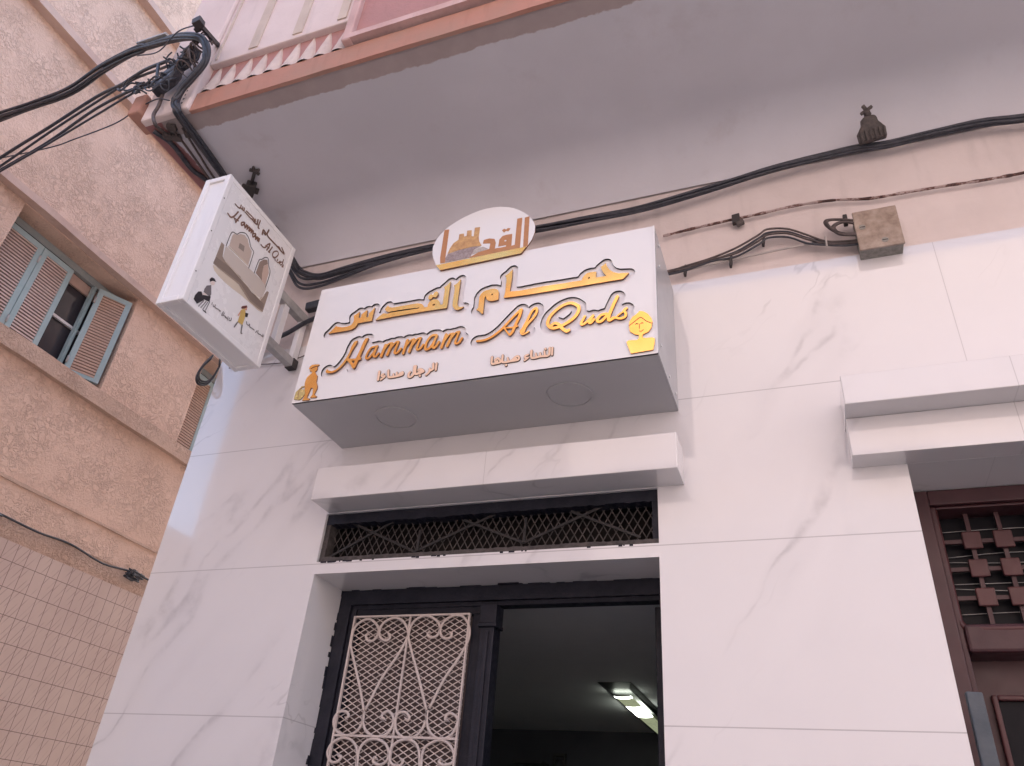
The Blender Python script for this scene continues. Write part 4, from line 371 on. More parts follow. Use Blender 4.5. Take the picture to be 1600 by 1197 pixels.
 'w_skin': [[3016,1370,3000,1379,2991,1403,3063,1707,3079,1747,3092,1752,3108,1751,3123,1739,3126,1719,3057,1427,3049,1395,3040,1379],[3300,1918,3287,1927,3256,1983,3358,2107,3372,2114,3398,1983,3396,1971,3380,1958]],
 'w_dress': [[3113,1102,3107,1111,3107,1459,3103,1479,3103,1551,3075,1755,3223,1947,3241,1959,3353,1867,3421,1579,3431,1535,3423,1163,3419,1155,3401,1150]],
}
K = {
 'street': [[-4.908,-0.8,5.463],[-4.458,-0.839,5.389],[-4.072,-0.877,5.327],[-3.712,-0.916,5.271],[-3.445,-0.954,5.313],[-3.182,-0.993,5.29],[-2.952,-1.031,5.209],[-2.726,-1.07,5.107],[-2.561,-1.09,5.014],[-2.494,-1.075,4.973],[-2.458,-1.06,4.895],[-2.461,-1.045,4.814],[-2.52,-1.03,4.748],[-2.578,-1.015,4.701],[-2.604,-1.0,4.642],[-2.587,-0.985,4.587]],
 'soffit': [[-2.594,-0.949,4.585],[-2.602,-0.859,4.585],[-2.622,-0.687,4.585],[-2.65,-0.465,4.585],[-2.653,-0.261,4.585],[-2.661,-0.064,4.585]],
 'wallc': [[-2.55,-0.2,4.52],[-2.466,-0.05,4.355],[-2.377,-0.05,4.274],[-2.276,-0.05,4.233],[-2.157,-0.05,4.243],[-2.002,-0.05,4.257],[-1.811,-0.05,4.27],[-1.552,-0.05,4.279],[-1.302,-0.05,4.278],[-1.027,-0.05,4.263],[-0.767,-0.05,4.258],[-0.519,-0.05,4.254],[-0.221,-0.05,4.29],[0.065,-0.05,4.336],[0.335,-0.05,4.353],[0.453,-0.05,4.356],[0.552,-0.05,4.343],[0.714,-0.05,4.352],[0.906,-0.05,4.357],[1.061,-0.05,4.333],[1.277,-0.05,4.317]],
 'thinA': [[-4.435,-0.82,4.785],[-4.136,-0.855,4.89],[-3.764,-0.89,4.984],[-3.409,-0.925,5.078],[-3.176,-0.96,5.052],[-2.984,-0.995,5.049],[-2.77,-1.03,4.992]],
 'thinB': [[-4.391,-0.82,4.719],[-4.082,-0.855,4.802],[-3.715,-0.89,4.939],[-3.383,-0.925,5.023],[-3.111,-0.96,5.059],[-2.858,-0.995,5.007],[-2.697,-1.03,4.945]],
 'thinC': [[-4.37,-0.82,4.686],[-4.034,-0.862,4.737],[-3.644,-0.904,4.791],[-3.277,-0.946,4.849],[-2.96,-0.988,4.876],[-2.716,-1.03,4.786]],
 'thinD': [[-4.378,-0.82,4.699],[-4.042,-0.862,4.75],[-3.654,-0.904,4.81],[-3.309,-0.946,4.914],[-2.974,-0.988,4.908],[-2.701,-1.03,4.821]],
 'thinE': [[-4.598,-0.82,5.032],[-4.147,-0.85,4.899],[-3.647,-0.88,4.793],[-3.424,-0.91,4.746],[-3.089,-0.94,4.721],[-2.917,-0.97,4.738],[-2.754,-1.0,4.714],[-2.604,-1.03,4.609]],
 'stay1': [[-2.511,-1.12,5.054],[-2.749,-1.1,5.074]],
 'rod': [[-2.391,-1.2,4.888],[-2.55,-1.0,5.129]],
 'junct': [[-2.682,-1.03,4.773],[-2.612,-1.03,4.994]],
 'sofA': [[-2.701,-0.928,4.597],[-2.71,-0.785,4.597],[-2.739,-0.574,4.597],[-2.761,-0.411,4.597]],
 'sofB': [[-2.807,-0.91,4.597],[-2.774,-0.816,4.597],[-2.788,-0.643,4.597],[-2.762,-0.519,4.597]],
 'sofC': [[-2.647,-0.883,4.597],[-2.679,-0.723,4.597],[-2.711,-0.528,4.597]],
 'pilA': [[-2.73,-1.0,4.755],[-2.715,-1.0,4.65],[-2.718,-1.0,4.578],[-2.669,-1.0,4.49],[-2.756,-0.909,4.59],[-2.749,-0.87,4.59]],
 'coil': [[-2.86,-0.043,3.793],[-2.86,-0.083,3.705],[-2.86,-0.093,3.638],[-2.86,-0.068,3.614],[-2.86,-0.018,3.641],[-2.86,0.012,3.704],[-2.86,0.027,3.78]],
 'conduit': [[-0.422,-0.012,4.093],[-0.294,-0.012,4.104],[-0.111,-0.012,4.114],[-0.014,-0.012,4.116],[0.147,-0.012,4.125],[0.302,-0.012,4.116],[0.448,-0.012,4.086],[0.593,-0.012,4.082],[0.734,-0.012,4.077],[0.87,-0.012,4.07],[1.003,-0.012,4.069],[1.177,-0.012,4.079]],
 'clip1': [[-0.097,-0.02,4.095]],
 'jw1': [[-0.398,-0.03,3.854],[-0.331,-0.03,3.861],[-0.22,-0.03,3.883],[-0.111,-0.03,3.901],[-0.014,-0.03,3.95],[0.027,-0.03,3.973],[0.104,-0.03,3.961],[0.174,-0.03,3.91],[0.243,-0.03,3.864],[0.314,-0.03,3.847],[0.373,-0.03,3.842]],
 'jw2': [[-0.4,-0.02,3.851],[-0.277,-0.02,3.864],[-0.133,-0.02,3.874],[0.017,-0.02,3.882],[0.146,-0.02,3.887],[0.241,-0.02,3.888]],
 'clips': [[-0.33,-0.02,3.865],[-0.136,-0.02,3.871],[0.006,-0.02,3.958]],
 'coil2': [[0.372,-0.05,3.941],[0.307,-0.05,3.966],[0.258,-0.05,3.972],[0.259,-0.05,3.939],[0.297,-0.05,3.893],[0.362,-0.05,3.876],[0.373,-0.05,3.916],[0.317,-0.05,3.949],[0.277,-0.05,3.93],[0.3,-0.05,3.885],[0.365,-0.05,3.865]],
 'tie': [[0.246,-0.05,3.884],[0.244,-0.05,3.832]],
 'behind': [[-2.469,-0.06,3.831],[-2.375,-0.06,3.864],[-2.288,-0.06,3.91],[-2.196,-0.06,3.934]],
 'behind2': [[-2.361,-0.05,4.056],[-2.261,-0.05,4.01],[-2.164,-0.05,4.016]],
 'thinlow': [[-2.58,-0.01,3.728],[-2.406,-0.01,3.712],[-2.293,-0.01,3.73],[-2.186,-0.01,3.764]],
 'clamp': [[0.512,-0.1,4.464],[0.442,-0.1,4.339],[0.551,-0.1,4.331]],
 'hook': [[-2.466,-0.533,4.6],[-2.572,-0.423,4.6]],
 'hook2': [[-2.586,-0.4,4.769],[-2.59,-0.4,4.643]],
 'lowcab': [[-4.97,0.431,3.319],[-4.97,0.618,3.327],[-4.97,0.931,3.32],[-4.97,1.203,3.338],[-4.97,1.523,3.307],[-4.97,1.805,3.34],[-4.97,1.968,3.337]],
 'bunch': [[-4.96,1.84,3.315]],
 'intf': [[-2.121,3.9,2.436],[-2.023,3.9,2.439],[-2.419,3.9,2.341],[-2.165,3.9,2.35],[-2.739,3.9,2.576]],
 'corbel': [[-2.951,-0.98,4.79],[-2.83,-0.98,4.805],[-2.785,-0.98,4.579],[-2.902,-0.98,4.631]],
 'trans': [[-1.917,0.05,2.652],[-1.586,0.05,2.816],[-1.816,0.05,2.809],[-1.491,0.05,2.662],[-1.491,0.05,2.662],[-1.08,0.05,2.828],[-1.283,0.05,2.784],[-1.015,0.05,2.672],[-1.015,0.05,2.672],[-0.669,0.05,2.813],[-0.828,0.05,2.788],[-0.556,0.05,2.665],[-1.476,0.05,2.753],[-1.479,0.05,2.662],[-1.012,0.05,2.775],[-1.015,0.05,2.672]],
 'screws': [[-0.379,-0.35,3.251],[-0.389,-0.35,3.216]],
 'scroll': [[[-1.709,2.079],[-1.748,2.172],[-1.805,2.291],[-1.826,2.341],[-1.823,2.404],[-1.79,2.437],[-1.751,2.442],[-1.712,2.413],[-1.703,2.384],[-1.72,2.356],[-1.746,2.354],[-1.76,2.374],[-1.749,2.382]],[[-1.704,2.084],[-1.653,2.204],[-1.599,2.289],[-1.566,2.357],[-1.566,2.393],[-1.598,2.433],[-1.639,2.446],[-1.682,2.429],[-1.699,2.396],[-1.69,2.367],[-1.661,2.353],[-1.644,2.365],[-1.653,2.378]],[[-1.435,2.088],[-1.486,2.204],[-1.543,2.327],[-1.56,2.376],[-1.546,2.426],[-1.499,2.451],[-1.447,2.435],[-1.42,2.402],[-1.431,2.369],[-1.461,2.364],[-1.473,2.378],[-1.464,2.386]],[[-1.424,2.093],[-1.377,2.199],[-1.323,2.282],[-1.29,2.351],[-1.293,2.405],[-1.325,2.444],[-1.368,2.448],[-1.408,2.423],[-1.418,2.385],[-1.399,2.36],[-1.372,2.36],[-1.365,2.376],[-1.374,2.38]],[[-1.709,2.079],[-1.707,2.044],[-1.726,2.008],[-1.771,1.99],[-1.819,2.006],[-1.84,2.041],[-1.828,2.072],[-1.794,2.078],[-1.775,2.063],[-1.785,2.052]],[[-1.706,2.079],[-1.709,2.049],[-1.682,2.005],[-1.636,1.988],[-1.59,2.002],[-1.571,2.037],[-1.578,2.066],[-1.602,2.081],[-1.624,2.07],[-1.623,2.056],[-1.612,2.053]],[[-1.432,2.088],[-1.432,2.049],[-1.455,2.005],[-1.498,1.985],[-1.543,2.003],[-1.564,2.042],[-1.555,2.074],[-1.526,2.079],[-1.505,2.062],[-1.509,2.05],[-1.519,2.055]],[[-1.429,2.088],[-1.431,2.059],[-1.409,2.011],[-1.366,1.988],[-1.322,2.001],[-1.299,2.042],[-1.305,2.066],[-1.332,2.078],[-1.348,2.07],[-1.351,2.056],[-1.34,2.053]],[[-1.702,1.855],[-1.709,1.931],[-1.736,1.969],[-1.782,1.982],[-1.828,1.961],[-1.841,1.926],[-1.818,1.896],[-1.788,1.897],[-1.776,1.914],[-1.79,1.918]],[[-1.693,1.855],[-1.703,1.931],[-1.681,1.97],[-1.64,1.981],[-1.596,1.968],[-1.573,1.94],[-1.573,1.911],[-1.599,1.892],[-1.631,1.9],[-1.631,1.916],[-1.621,1.914]],[[-1.43,1.866],[-1.445,1.944],[-1.473,1.976],[-1.515,1.982],[-1.553,1.964],[-1.568,1.93],[-1.553,1.898],[-1.517,1.892],[-1.506,1.909],[-1.515,1.913]],[[-1.426,1.866],[-1.428,1.944],[-1.398,1.973],[-1.359,1.984],[-1.324,1.971],[-1.3,1.939],[-1.302,1.911],[-1.337,1.901],[-1.358,1.912],[-1.347,1.919]]],
 'cbar': [[-1.559,0.215,2.446],[-1.562,0.215,2.371],[-1.564,0.215,1.988],[-1.575,0.215,1.889]],
}

# ================================================================== setting
MB().box(-60, 60, -60, 60, -.3, 0).obj('street', M['asphalt'])['kind'] = 'structure'
MB().box(-4.9, 30, -.9, 0, 0, .13).obj('pavement', M['pave'])['kind'] = 'structure'
MB().box(-40, 30, -6.5, -5.4, 0, .13).obj('far_pavement', M['pave'])['kind'] = 'structure'

# ---- neighbouring building across the alley
NX = -5.0
nb = thing('neighbour_building', (NX, 1, 0), 'tall pink stucco building with blue shuttered windows and a tiled base, left of the alley', 'building')
W1 = (-.19, .957, 4.5, 5.42); W2 = (1.83, 2.95, 4.5, 5.42)
up = [(W1[0], W1[1], 9.2, 10.3), (W2[0], W2[1], 9.2, 10.3), (4.4, 5.5, 4.5, 5.42), (4.4, 5.5, 9.2, 10.3)]
swapxy(wall_mesh(-1.75, 9, 3.34, 16, 0, .35, [W1, W2] + up), NX).obj('wall', M['stucco'], nb)  # unseen upper wall raised to block the sun from the alley
MB().box(-13, NX-.345, -1.74, 8.99, 0, 15.9).obj('wall', M['stucco'], nb)
swapxy(wall_mesh(-1.75, 9, 0, 3.34, .004, .35, []), NX).obj('plinth_wall', M['ledge_band'], nb)
swapxy(wall_mesh(-1.75, 9, 0, 3.2, -.012, .002, []), NX).obj('tile_cladding', M['tile'], nb)
def course(z0, z1, d, mat, y0=-1.8, y1=9):
    b = MB(); n = 120
    for i in range(n+1):
        y = y0+(y1-y0)*i/n; e = [.007*noise.noise((y*2.3, z0+k*3.1, k)) for k in range(3)]
        k = len(b.v); b.v += [(NX-.02, y, z0+e[0]), (NX+d+e[1], y, z0+e[0]), (NX+d+e[1], y, z1+e[2]), (NX-.02, y, z1+e[2])]
        if i:
            for q in range(4): b.face((k-4+q, k-4+(q+1) % 4, k+(q+1) % 4, k+q))
        if i in (0, n): b.face((k, k+1, k+2, k+3))
    b.obj('string_course', M[mat], nb)
course(4.36, 4.49, .05, 'ledge_band'); course(5.425, 5.485, .075, 'ledge'); course(6.88, 6.95, .085, 'ledge'); course(7.93, 8.0, .085, 'ledge'); course(3.565, 3.585, .012, 'ledge_band')
course(10.6, 10.75, .075, 'ledge'); course(13, 13.1, .075, 'ledge')
def shutter(win, a, b, z0, z1, matf, mats_, hinge=None, name='shutter'):
    """leaf from point a to b (x,y), slats in a stile-and-rail frame"""
    a, b = Vector((*a, 0)), Vector((*b, 0)); t = (b-a); L = t.length; t.normalize(); n = Vector((t.y, -t.x, 0))
    if n.x < 0: n = -n
    q = MB(); th = .016; st = .042
    def pc(u0, u1, w0, w1, d0, d1, mi):
        q.hexa([a+t*u+n*d+Vector((0, 0, z)) for z in (w0, w1) for u, d in ((u0, d1), (u1, d1), (u1, d0), (u0, d0))], mi)
    pc(0, st, z0, z1, -th, th, 0); pc(L-st, L, z0, z1, -th, th, 0); pc(st, L-st, z0, z0+.03, -th, th, 0); pc(st, L-st, z1-.045, z1, -th, th, 0)
    z = z0+.034; tight = mats_ is M['slat_brown']; hs_, pit = (.019, .0255) if tight else (.015, .0255)
    while z < z1-.05:
        q.hexa([a+t*u+n*d+Vector((0, 0, z+dz)) for dz in (0, hs_) for u, d in ((st, .010+.003*(1-dz/hs_)), (L-st, .010+.003*(1-dz/hs_)), (L-st, .002), (st, .002))], 1)
        z += pit
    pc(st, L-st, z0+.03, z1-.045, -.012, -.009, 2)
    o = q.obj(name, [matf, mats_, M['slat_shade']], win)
    if hinge is not None:
        for hz in (z0+.1, z1-.12):
            p = a if hinge == 0 else b
            MB().tube([p+n*.02+Vector((0, 0, hz-.03)), p+n*.02+Vector((0, 0, hz+.03))], .008, 6).obj('hinge', M['steel'], win)
    return o
def window(nm, W, kind):
    w_ = node_empty('window', nb); y0, y1, z0, z1 = W; fx = NX-.15
    fr = MB()
    for a, b, c, d in ((y0+.002, y0+.045, z0+.002, z1-.002), (y1-.045, y1-.002, z0+.002, z1-.002), (y0+.045, y1-.045, z1-.06, z1-.002), (y0+.045, y1-.045, z0+.002, z0+.05)): fr.box(fx-.06, fx-.02, a, b, c, d)
    fr.obj('frame', M['bluewood_frame'], w_)
    MB().box(fx-.10, fx-.09, y0, y1, z0, z1).obj('pane', M['glass' if kind == 0 else 'dark_back'], w_)  # second window: near-black board paints recess shade in place of glass
    return w_, fx
w1, fx = window('window', W1, 0)
zb, zt = 4.545, 5.325
shutter(w1, (fx, W1[0]+.01), (fx, .15), zb, zt, M['bluewood'], M['slat'], 1)
shutter(w1, (fx, .155), (fx, .435), zb, zt, M['bluewood'], M['slat'])
shutter(w1, (fx+.012, .692), (NX-.015, .925), zb, zt+.02, M['bluewood'], M['slat_brown'], 0)
MB().box(fx-.085, fx-.065, .30, .80, 4.94, 4.962).obj('glazing_bar', M['alu'], w1)
MB().box(fx-.085, fx-.065, .30, .80, 5.27, 5.36).obj('rail', M['ledge'], w1)
MB().box(fx-.05, fx-.015, .662, .688, 4.55, 5.36).obj('mullion', M['bluewood'], w1)
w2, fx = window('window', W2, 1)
shutter(w2, (fx, W2[0]+.012), (fx, 2.16), zb, zt, M['bluewood'], M['slat_brown'])
shutter(w2, (fx, 2.165), (fx, 2.55), zb, zt, M['bluewood'], M['slat_brown'])
for W in up:
    w3, fx = window('window', W, 0); shutter(w3, (fx, W[0]+.05), (fx, (W[0]+W[1])/2), W[2]+.05, W[3]-.07, M['bluewood'], M['slat']); shutter(w3, (fx, (W[0]+W[1])/2+.004), (fx, W[1]-.05), W[2]+.05, W[3]-.07, M['bluewood'], M['slat'])
# cable along the tiled base
b = MB(); P = spline([(NX+.02, -1.7, 3.33)] + K['lowcab'] + [(NX+.02, 2.6, 3.33), (NX+.02, 4, 3.34)], 5); b.tube(P, .008, 6)
lc = b.obj('wall_cable', M['cable']); tag(lc, 'dark cable running along the top of the pink tiles on the left building', 'cable')
b = MB()
for i in range(9):
    c = Vector(K['bunch'][0]); r = .04
    b.tube(spline([c+Vector((random.uniform(-.01, .02), random.uniform(-.09, .09), random.uniform(-r, r))) for _ in range(5)], 5), .006, 5)
tag(b.obj('cable_knot', M['cable']), 'small tangled knot of dark cable ends hanging at the top of the tiles', 'cable knot')

# ---- unseen buildings across the street, shaped for bounce light and reflections
ob = thing('facing_building', (0, -6.5, 0), 'unseen salmon plastered building across the street, shaped for bounce light and reflections', 'building')
hs = [(x, x+1.1, z, z+1.5) for x in (-7.6, -4.9, -2.2, .5, 3.2, 5.9, 8.6) for z in (1.1, 4.6)]
bq = wall_mesh(-9.2, 16, 0, 9.1, 0, .3, hs); bq.v = [(v[0], -6.5-v[1], v[2]) for v in bq.v]; bq.obj('wall', M['opp'], ob)
MB().box(-9.2, 16, -14, -6.801, 0, 9.0).obj('wall', M['opp'], ob)
for h in hs:
    fo = MB().box(h[0], h[1], -6.56, -6.53, h[2], h[3]).obj('window', M['opp_shutter'], ob)
    MB().box((h[0]+h[1])/2-.03, (h[0]+h[1])/2+.03, -6.5299, -6.51, h[2], h[3]).obj('mullion', M['opp_shutter'], fo)
ob2 = thing('low_building', (-14, -7, 0), 'unseen lower ochre house further along the street, shaped for reflections', 'building')
bq = wall_mesh(-20, -9.2, 0, 5.6, 0, .3, [(x, x+1, z, z+1.3) for x in (-18, -15, -12) for z in (1.1, 4)]); bq.v = [(v[0], -7-v[1], v[2]) for v in bq.v]; bq.obj('wall', M['opp2'], ob2)
MB().box(-20, -9.2, -13, -7.301, 0, 5.5).obj('wall', M['opp2'], ob2)
MB().box(-12.5, -10.8, -8.2, -7.31, 5.5, 6.4).obj('roof_shed', M['opp2'], ob2)

# ================================================================== bathhouse building
hb = thing('bathhouse_building', (0, 0, 0), 'bathhouse with white marble front under a grey balcony soffit', 'building')
XL, XR = -2.822, 8.0
DOOR = (-1.927, -.483, -.01, 2.574); TRANS = (-1.93, -.483, 2.626, 2.843); WIN = (.366, 1.9, -.01, 2.857)
wall_mesh(XL, XR, 0, 3.805, 0, .26, [DOOR, TRANS, WIN]).obj('marble_cladding', M['marble'], hb)
bq = wall_mesh(XL+.004, XR, 3.805, 8.2, .012, .26, [(x, x+1.0, 5.0, 7.2) for x in (-1.6, .8, 3.2, 5.6)]); bq.obj('plaster_wall', M['pinkwall'], hb)
b = MB(); b.box(XL+.004, XL+.1, .261, 9, 0, 8.2); b.box(XR-.2, XR, .261, 9, 0, 8.2); b.box(XL+.1, XR-.2, 8.8, 9, 0, 8.2); b.box(XL+.004, XR, .262, 9, 8.0, 8.19); b.obj('side_wall', M['pinkwall'], hb)
for x in (-1.6, .8, 3.2, 5.6): MB().box(x, x+1, .14, .16, 5.0, 7.2).obj('balcony_window', M['glass'], hb)
# ---- balcony
bal = node_empty('balcony', hb)
b = MB(); n = 10; XB = -2.85
prof = [(-.935, 4.612), (-.26, 4.612)] + [(-.26+.26*math.sin(a), 4.612-.225*(1-math.cos(a))) for a in [math.pi/2*i/n for i in range(1, n+1)]]
prof[-1] = (.0, 4.385)
xs = [XB+.004] + [-2.6+.35*i for i in range(31)]
for i in range(len(prof)-1):
    for j in range(len(xs)-1):
        (y, z), (y2, z2) = prof[i], prof[i+1]
        b.quad((xs[j], y, z), (xs[j], y2, z2), (xs[j+1], y2, z2), (xs[j+1], y, z))
me = b.mesh('soffit'); bm = bmesh.new(); bm.from_mesh(me); bmesh.ops.remove_doubles(bm, verts=bm.verts, dist=1e-5); bmesh.ops.recalc_face_normals(bm, faces=bm.faces); bm.to_mesh(me); bm.free()
for p in me.polygons: p.use_smooth = True
link('soffit', me, M['soffit'], bal)
MB().box(XB+.004, XR, -.93, -.01, 4.64, 4.72).obj('slab', M['redbeam'], bal)
def rough_beam(x0, x1, y0, y1, z0, z1, amp, step=.035):
    b = MB(); n = int((x1-x0)/step); pr = None
    for i in range(n+1):
        x = x0+(x1-x0)*i/n; e = [amp*noise.noise((x*7, k*3.7, z0*2)) + amp*.5*noise.noise((x*26, k*5.1, 2)) for k in range(4)]
        ring = [(x, y0+e[0]*.6, z0+e[0]*.5), (x, y1, z0), (x, y1, z1+e[2]), (x, y0+e[3]*.6, z1+e[3])]
        k = len(b.v); b.v += ring
        if i:
            for q in range(4): b.face((k-4+q, k-4+(q+1) % 4, k+(q+1) % 4, k+q))
        if i in (0, n): b.face((k, k+1, k+2, k+3))
    return b
rough_beam(-2.55, XR, -.952, -.932, 4.606, 4.738, .005).obj('edge_beam', M['redbeam'], bal)
b = MB(); b.box(XB, -2.552, -.972, -.80, 4.613, 6.6); b.box(XB, -2.70, -.80, 0, 4.62, 6.6)
b.obj('pilaster', M['cream'], bal, .012)
b = MB()
for i in range(14): b.tube([(-2.60+random.uniform(-.004, .004), -.973, 4.66+.032*i), (-2.60, -.965, 4.66+.032*i)], .006, 6)
b.obj('fixing_hole', M['clip'], bal)
MB().box(-2.93, XB-.001, -1.0, -.86, 4.66, 4.80).obj('corbel', M['redbeam'], bal, .01)
# fluted zone under the pale parapet panel
MB().box(-2.55, -1.66, -.922, -.80, 4.738, 4.965).obj('flute_back', M['redwall'], bal)
for i in range(9):
    x = -2.50+.0945*i; b = MB(); rows = 6; seg = 10; dx = random.uniform(-.003, .003); lean = random.uniform(-.004, .004)
    for r in range(rows+1):
        f = r/rows; z = 4.74+f*.2215; hw = .0465*(1-f)**.8+.004; dp = .034*(1-f)+.006
        for k in range(seg+1):
            a = math.pi*k/seg; b.v.append((x+dx+lean*f-math.cos(a)*hw+.003*noise.noise((x*9, z*30, k)), -.920-math.sin(a)*dp, z))
    for r in range(rows):
        for k in range(seg):
            q = r*(seg+1)+k; b.face((q, q+1, q+seg+2, q+seg+1), 0, True)
    b.face([rows*(seg+1)+k for k in range(seg+1)])
    b.obj('flute', M['flute'], bal)
MB().box(-2.551, -1.70, -.955, -.80, 4.962, 6.2).obj('parapet_panel', M['cream'], bal, .006)
for x, wd in ((-2.515, .012), (-2.285, .055), (-2.02, .055), (-1.765, .05)): MB().box(x-wd/2, x+wd/2, -.962, -.9551, 4.99, 6.2).obj('render_strip', M['strip'], bal)
MB().box(-1.70, -1.655, -.985, -.80, 4.745, 6.2).obj('panel_edge', M['mould'], bal, .006)
MB().box(-1.654, XR, -.958, -.80, 4.79, 6.2).obj('parapet_wall', M['redwall'], bal)
rough_beam(-1.70, XR, -.985, -.80, 4.752, 4.789, .005).obj('moulding', M['mould'], bal)
MB().box(-2.55, XR, -.99, -.78, 6.2, 6.3).obj('coping', M['mould'], bal)
# ---- canopies
MB().box(-1.92, -.382, -.15, 0, 2.845, 2.99).obj('door_canopy', M['marble_door'], hb, .003)
cn = MB().box(.192, 2.2, -.2, 0, 3.0, 3.115).obj('window_canopy', M['marble_win'], hb, .003)
MB().box(.194, 2.198, -.1, 0, 2.857, 2.999).obj('lower_step', M['marble_win'], cn, .002)
# ---- transom grille
def jag(x0, x1, z0, z1, y0, y1, amp, axis='x', sides=(1, 1), step=.012):
    """bar with chipped ragged paint edges"""
    b = MB(); L = (x1-x0) if axis == 'x' else (z1-z0); n = max(4, int(L/step)); sd = random.random()*50
    for i in range(n+1):
        t = i/n; w0 = max(0, noise.noise((t*L*14+sd, 1, 0)))*amp + random.random()*amp*.3; w1 = max(0, noise.noise((t*L*14+sd, 9, 0)))*amp + random.random()*amp*.3
        if axis == 'x': p = x0+L*t; lo, hi = z0-w0*sides[0], z1+w1*sides[1]; ring = [(p, y0, lo), (p, y1, lo), (p, y1, hi), (p, y0, hi)]
        else: p = z0+L*t; lo, hi = x0-w0*sides[0], x1+w1*sides[1]; ring = [(lo, y0, p), (lo, y1, p), (hi, y1, p), (hi, y0, p)]
        k = len(b.v); b.v += ring
        if i:
            for q in range(4): b.face((k-4+q, k-4+(q+1) % 4, k+(q+1) % 4, k+q))
        if i in (0, n): b.face((k, k+1, k+2, k+3))
    return b
tg = node_empty('transom_grille', hb)
jag(-1.928, -.485, 2.627, 2.646, .012, .07, .010, 'x', (0, 1), .008).obj('frame', M['black_iron'], tg)
jag(-1.928, -.485, 2.800, 2.842, .012, .07, .014, 'x', (1, 0)).obj('frame', M['black_paint'], tg)
jag(-1.928, -1.908, 2.648, 2.818, .015, .07, .006, 'z').obj('frame', M['black_iron'], tg)
jag(-.506, -.485, 2.648, 2.818, .015, .07, .012, 'z').obj('frame', M['black_paint'], tg)
# smears of black paint on the marble round the opening
b = MB()
for i in range(26):
    x = random.uniform(-1.93, -.49); l = random.uniform(.004, .03); hgt = random.uniform(.0005, .004); zz = random.choice((2.6235,))
    b.box(x, x+l, -.0012-.00001*i, .002, zz-hgt, 2.627)
b.obj('paint_smear', M['black_paint'], tg)['kind'] = 'stuff'
b = MB(); x0, x1, z0, z1 = -1.91, -.505, 2.645, 2.83; pw, ph = .033, .058
k = -12
while x0+k*pw < x1+8*pw:
    for s_ in (1, -1):
        a = x0+k*pw; t0, t1 = 0., (z1-z0)
        P = [(a, z0), (a+s_*pw*(z1-z0)/ph, z1)]
        (xa, za), (xb, zb2) = P
        def clip(xa, za, xb, zb):
            for lim, sg in ((x0, 1), (x1, -1)):
                if (xa-lim)*sg < 0 and (xb-lim)*sg < 0: return None
                if (xa-lim)*sg < 0: t = (lim-xa)/(xb-xa); xa, za = lim, za+t*(zb-za)
                elif (xb-lim)*sg < 0: t = (lim-xa)/(xb-xa); xb, zb = lim, za+t*(zb-za)
            return xa, za, xb, zb
        c = clip(xa, za, xb, zb2)
        if c and abs(c[0]-c[2]) > 1e-4: b.bar((c[0], .062+.002*s_, c[1]), (c[2], .062+.002*s_, c[3]), .0020, .004, (1, 0, .01))
    k += 1
b.obj('wire_mesh', M['black_iron'], tg)
b = MB(); tr = K['trans']
for i in range(0, len(tr), 2): b.bar((tr[i][0], .040-.0012*i/2, tr[i][2]), (tr[i+1][0], .040-.0012*i/2, tr[i+1][2]), .010, .005, (0, 1, 0))
b.obj('brace', M['brace'], tg)
b = MB(); b.box(-1.9295, -.4835, .20, .21, 2.6265, 2.8425); b.box(-1.9295, -.4835, .0701, .1999, 2.838, 2.8425); b.box(-1.9295, -.4835, .0701, .1999, 2.6265, 2.630); b.box(-1.9295, -1.925, .0701, .1999, 2.6301, 2.8379); b.box(-.488, -.4835, .0701, .1999, 2.6301, 2.8379); b.obj('dark_back', M['dark_back'], tg)  # near-black lining puts the transom recess shade into the colour
# ---- entrance hall
hall = node_empty('entrance_hall', hb)
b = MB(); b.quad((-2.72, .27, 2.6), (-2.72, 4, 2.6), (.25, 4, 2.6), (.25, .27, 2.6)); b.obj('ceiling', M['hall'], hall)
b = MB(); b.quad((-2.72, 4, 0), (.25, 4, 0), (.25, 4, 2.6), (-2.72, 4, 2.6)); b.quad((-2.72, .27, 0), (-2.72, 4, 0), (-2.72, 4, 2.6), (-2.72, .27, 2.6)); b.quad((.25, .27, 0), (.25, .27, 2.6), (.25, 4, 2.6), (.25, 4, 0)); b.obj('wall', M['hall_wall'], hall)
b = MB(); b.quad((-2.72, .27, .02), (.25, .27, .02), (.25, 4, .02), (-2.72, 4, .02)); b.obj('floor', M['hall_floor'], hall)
# ---- entrance door
dr = node_empty('entrance_door', hb); FY = .225
jag(-1.925, -.485, 2.512, 2.572, FY, .30, .006, 'x', (0, 0)).obj('frame', M['black_paint'], dr)
jag(-1.925, -1.868, 0, 2.512, FY, .30, .006, 'z', (0, 0), .007).obj('frame', M['black_paint'], dr)
MB().box(-.53, -.485, FY+.004, .30, 0, 2.512).obj('frame', M['black_paint'], dr)
b = MB()
for i in range(30):   # black paint strayed on to the marble reveal
    z = random.uniform(1.5, 2.57); l = random.uniform(.01, .05); d = random.uniform(.001, .022)*random.random(); b.box(-1.928, -1.9245+.00001*i, FY-d, FY+.01, z, z+l)
for i in range(30):
    x = random.uniform(-1.92, -.5); l = random.uniform(.01, .09); d = random.uniform(.001, .02)*random.random()*(1.6 if x < -1.1 else .5); b.box(x, x+l, FY-d, FY+.01, 2.5715-.00001*i, 2.576)
b.obj('paint_smear', M['black_paint'], dr)['kind'] = 'stuff'
b = MB(); b.box(-1.925, -.5, .244, .2995, 2.495, 2.5119); b.box(-1.866, -1.842, .236, .2995, 0, 2.494); b.obj('frame_bead', M['black_paint'], dr)
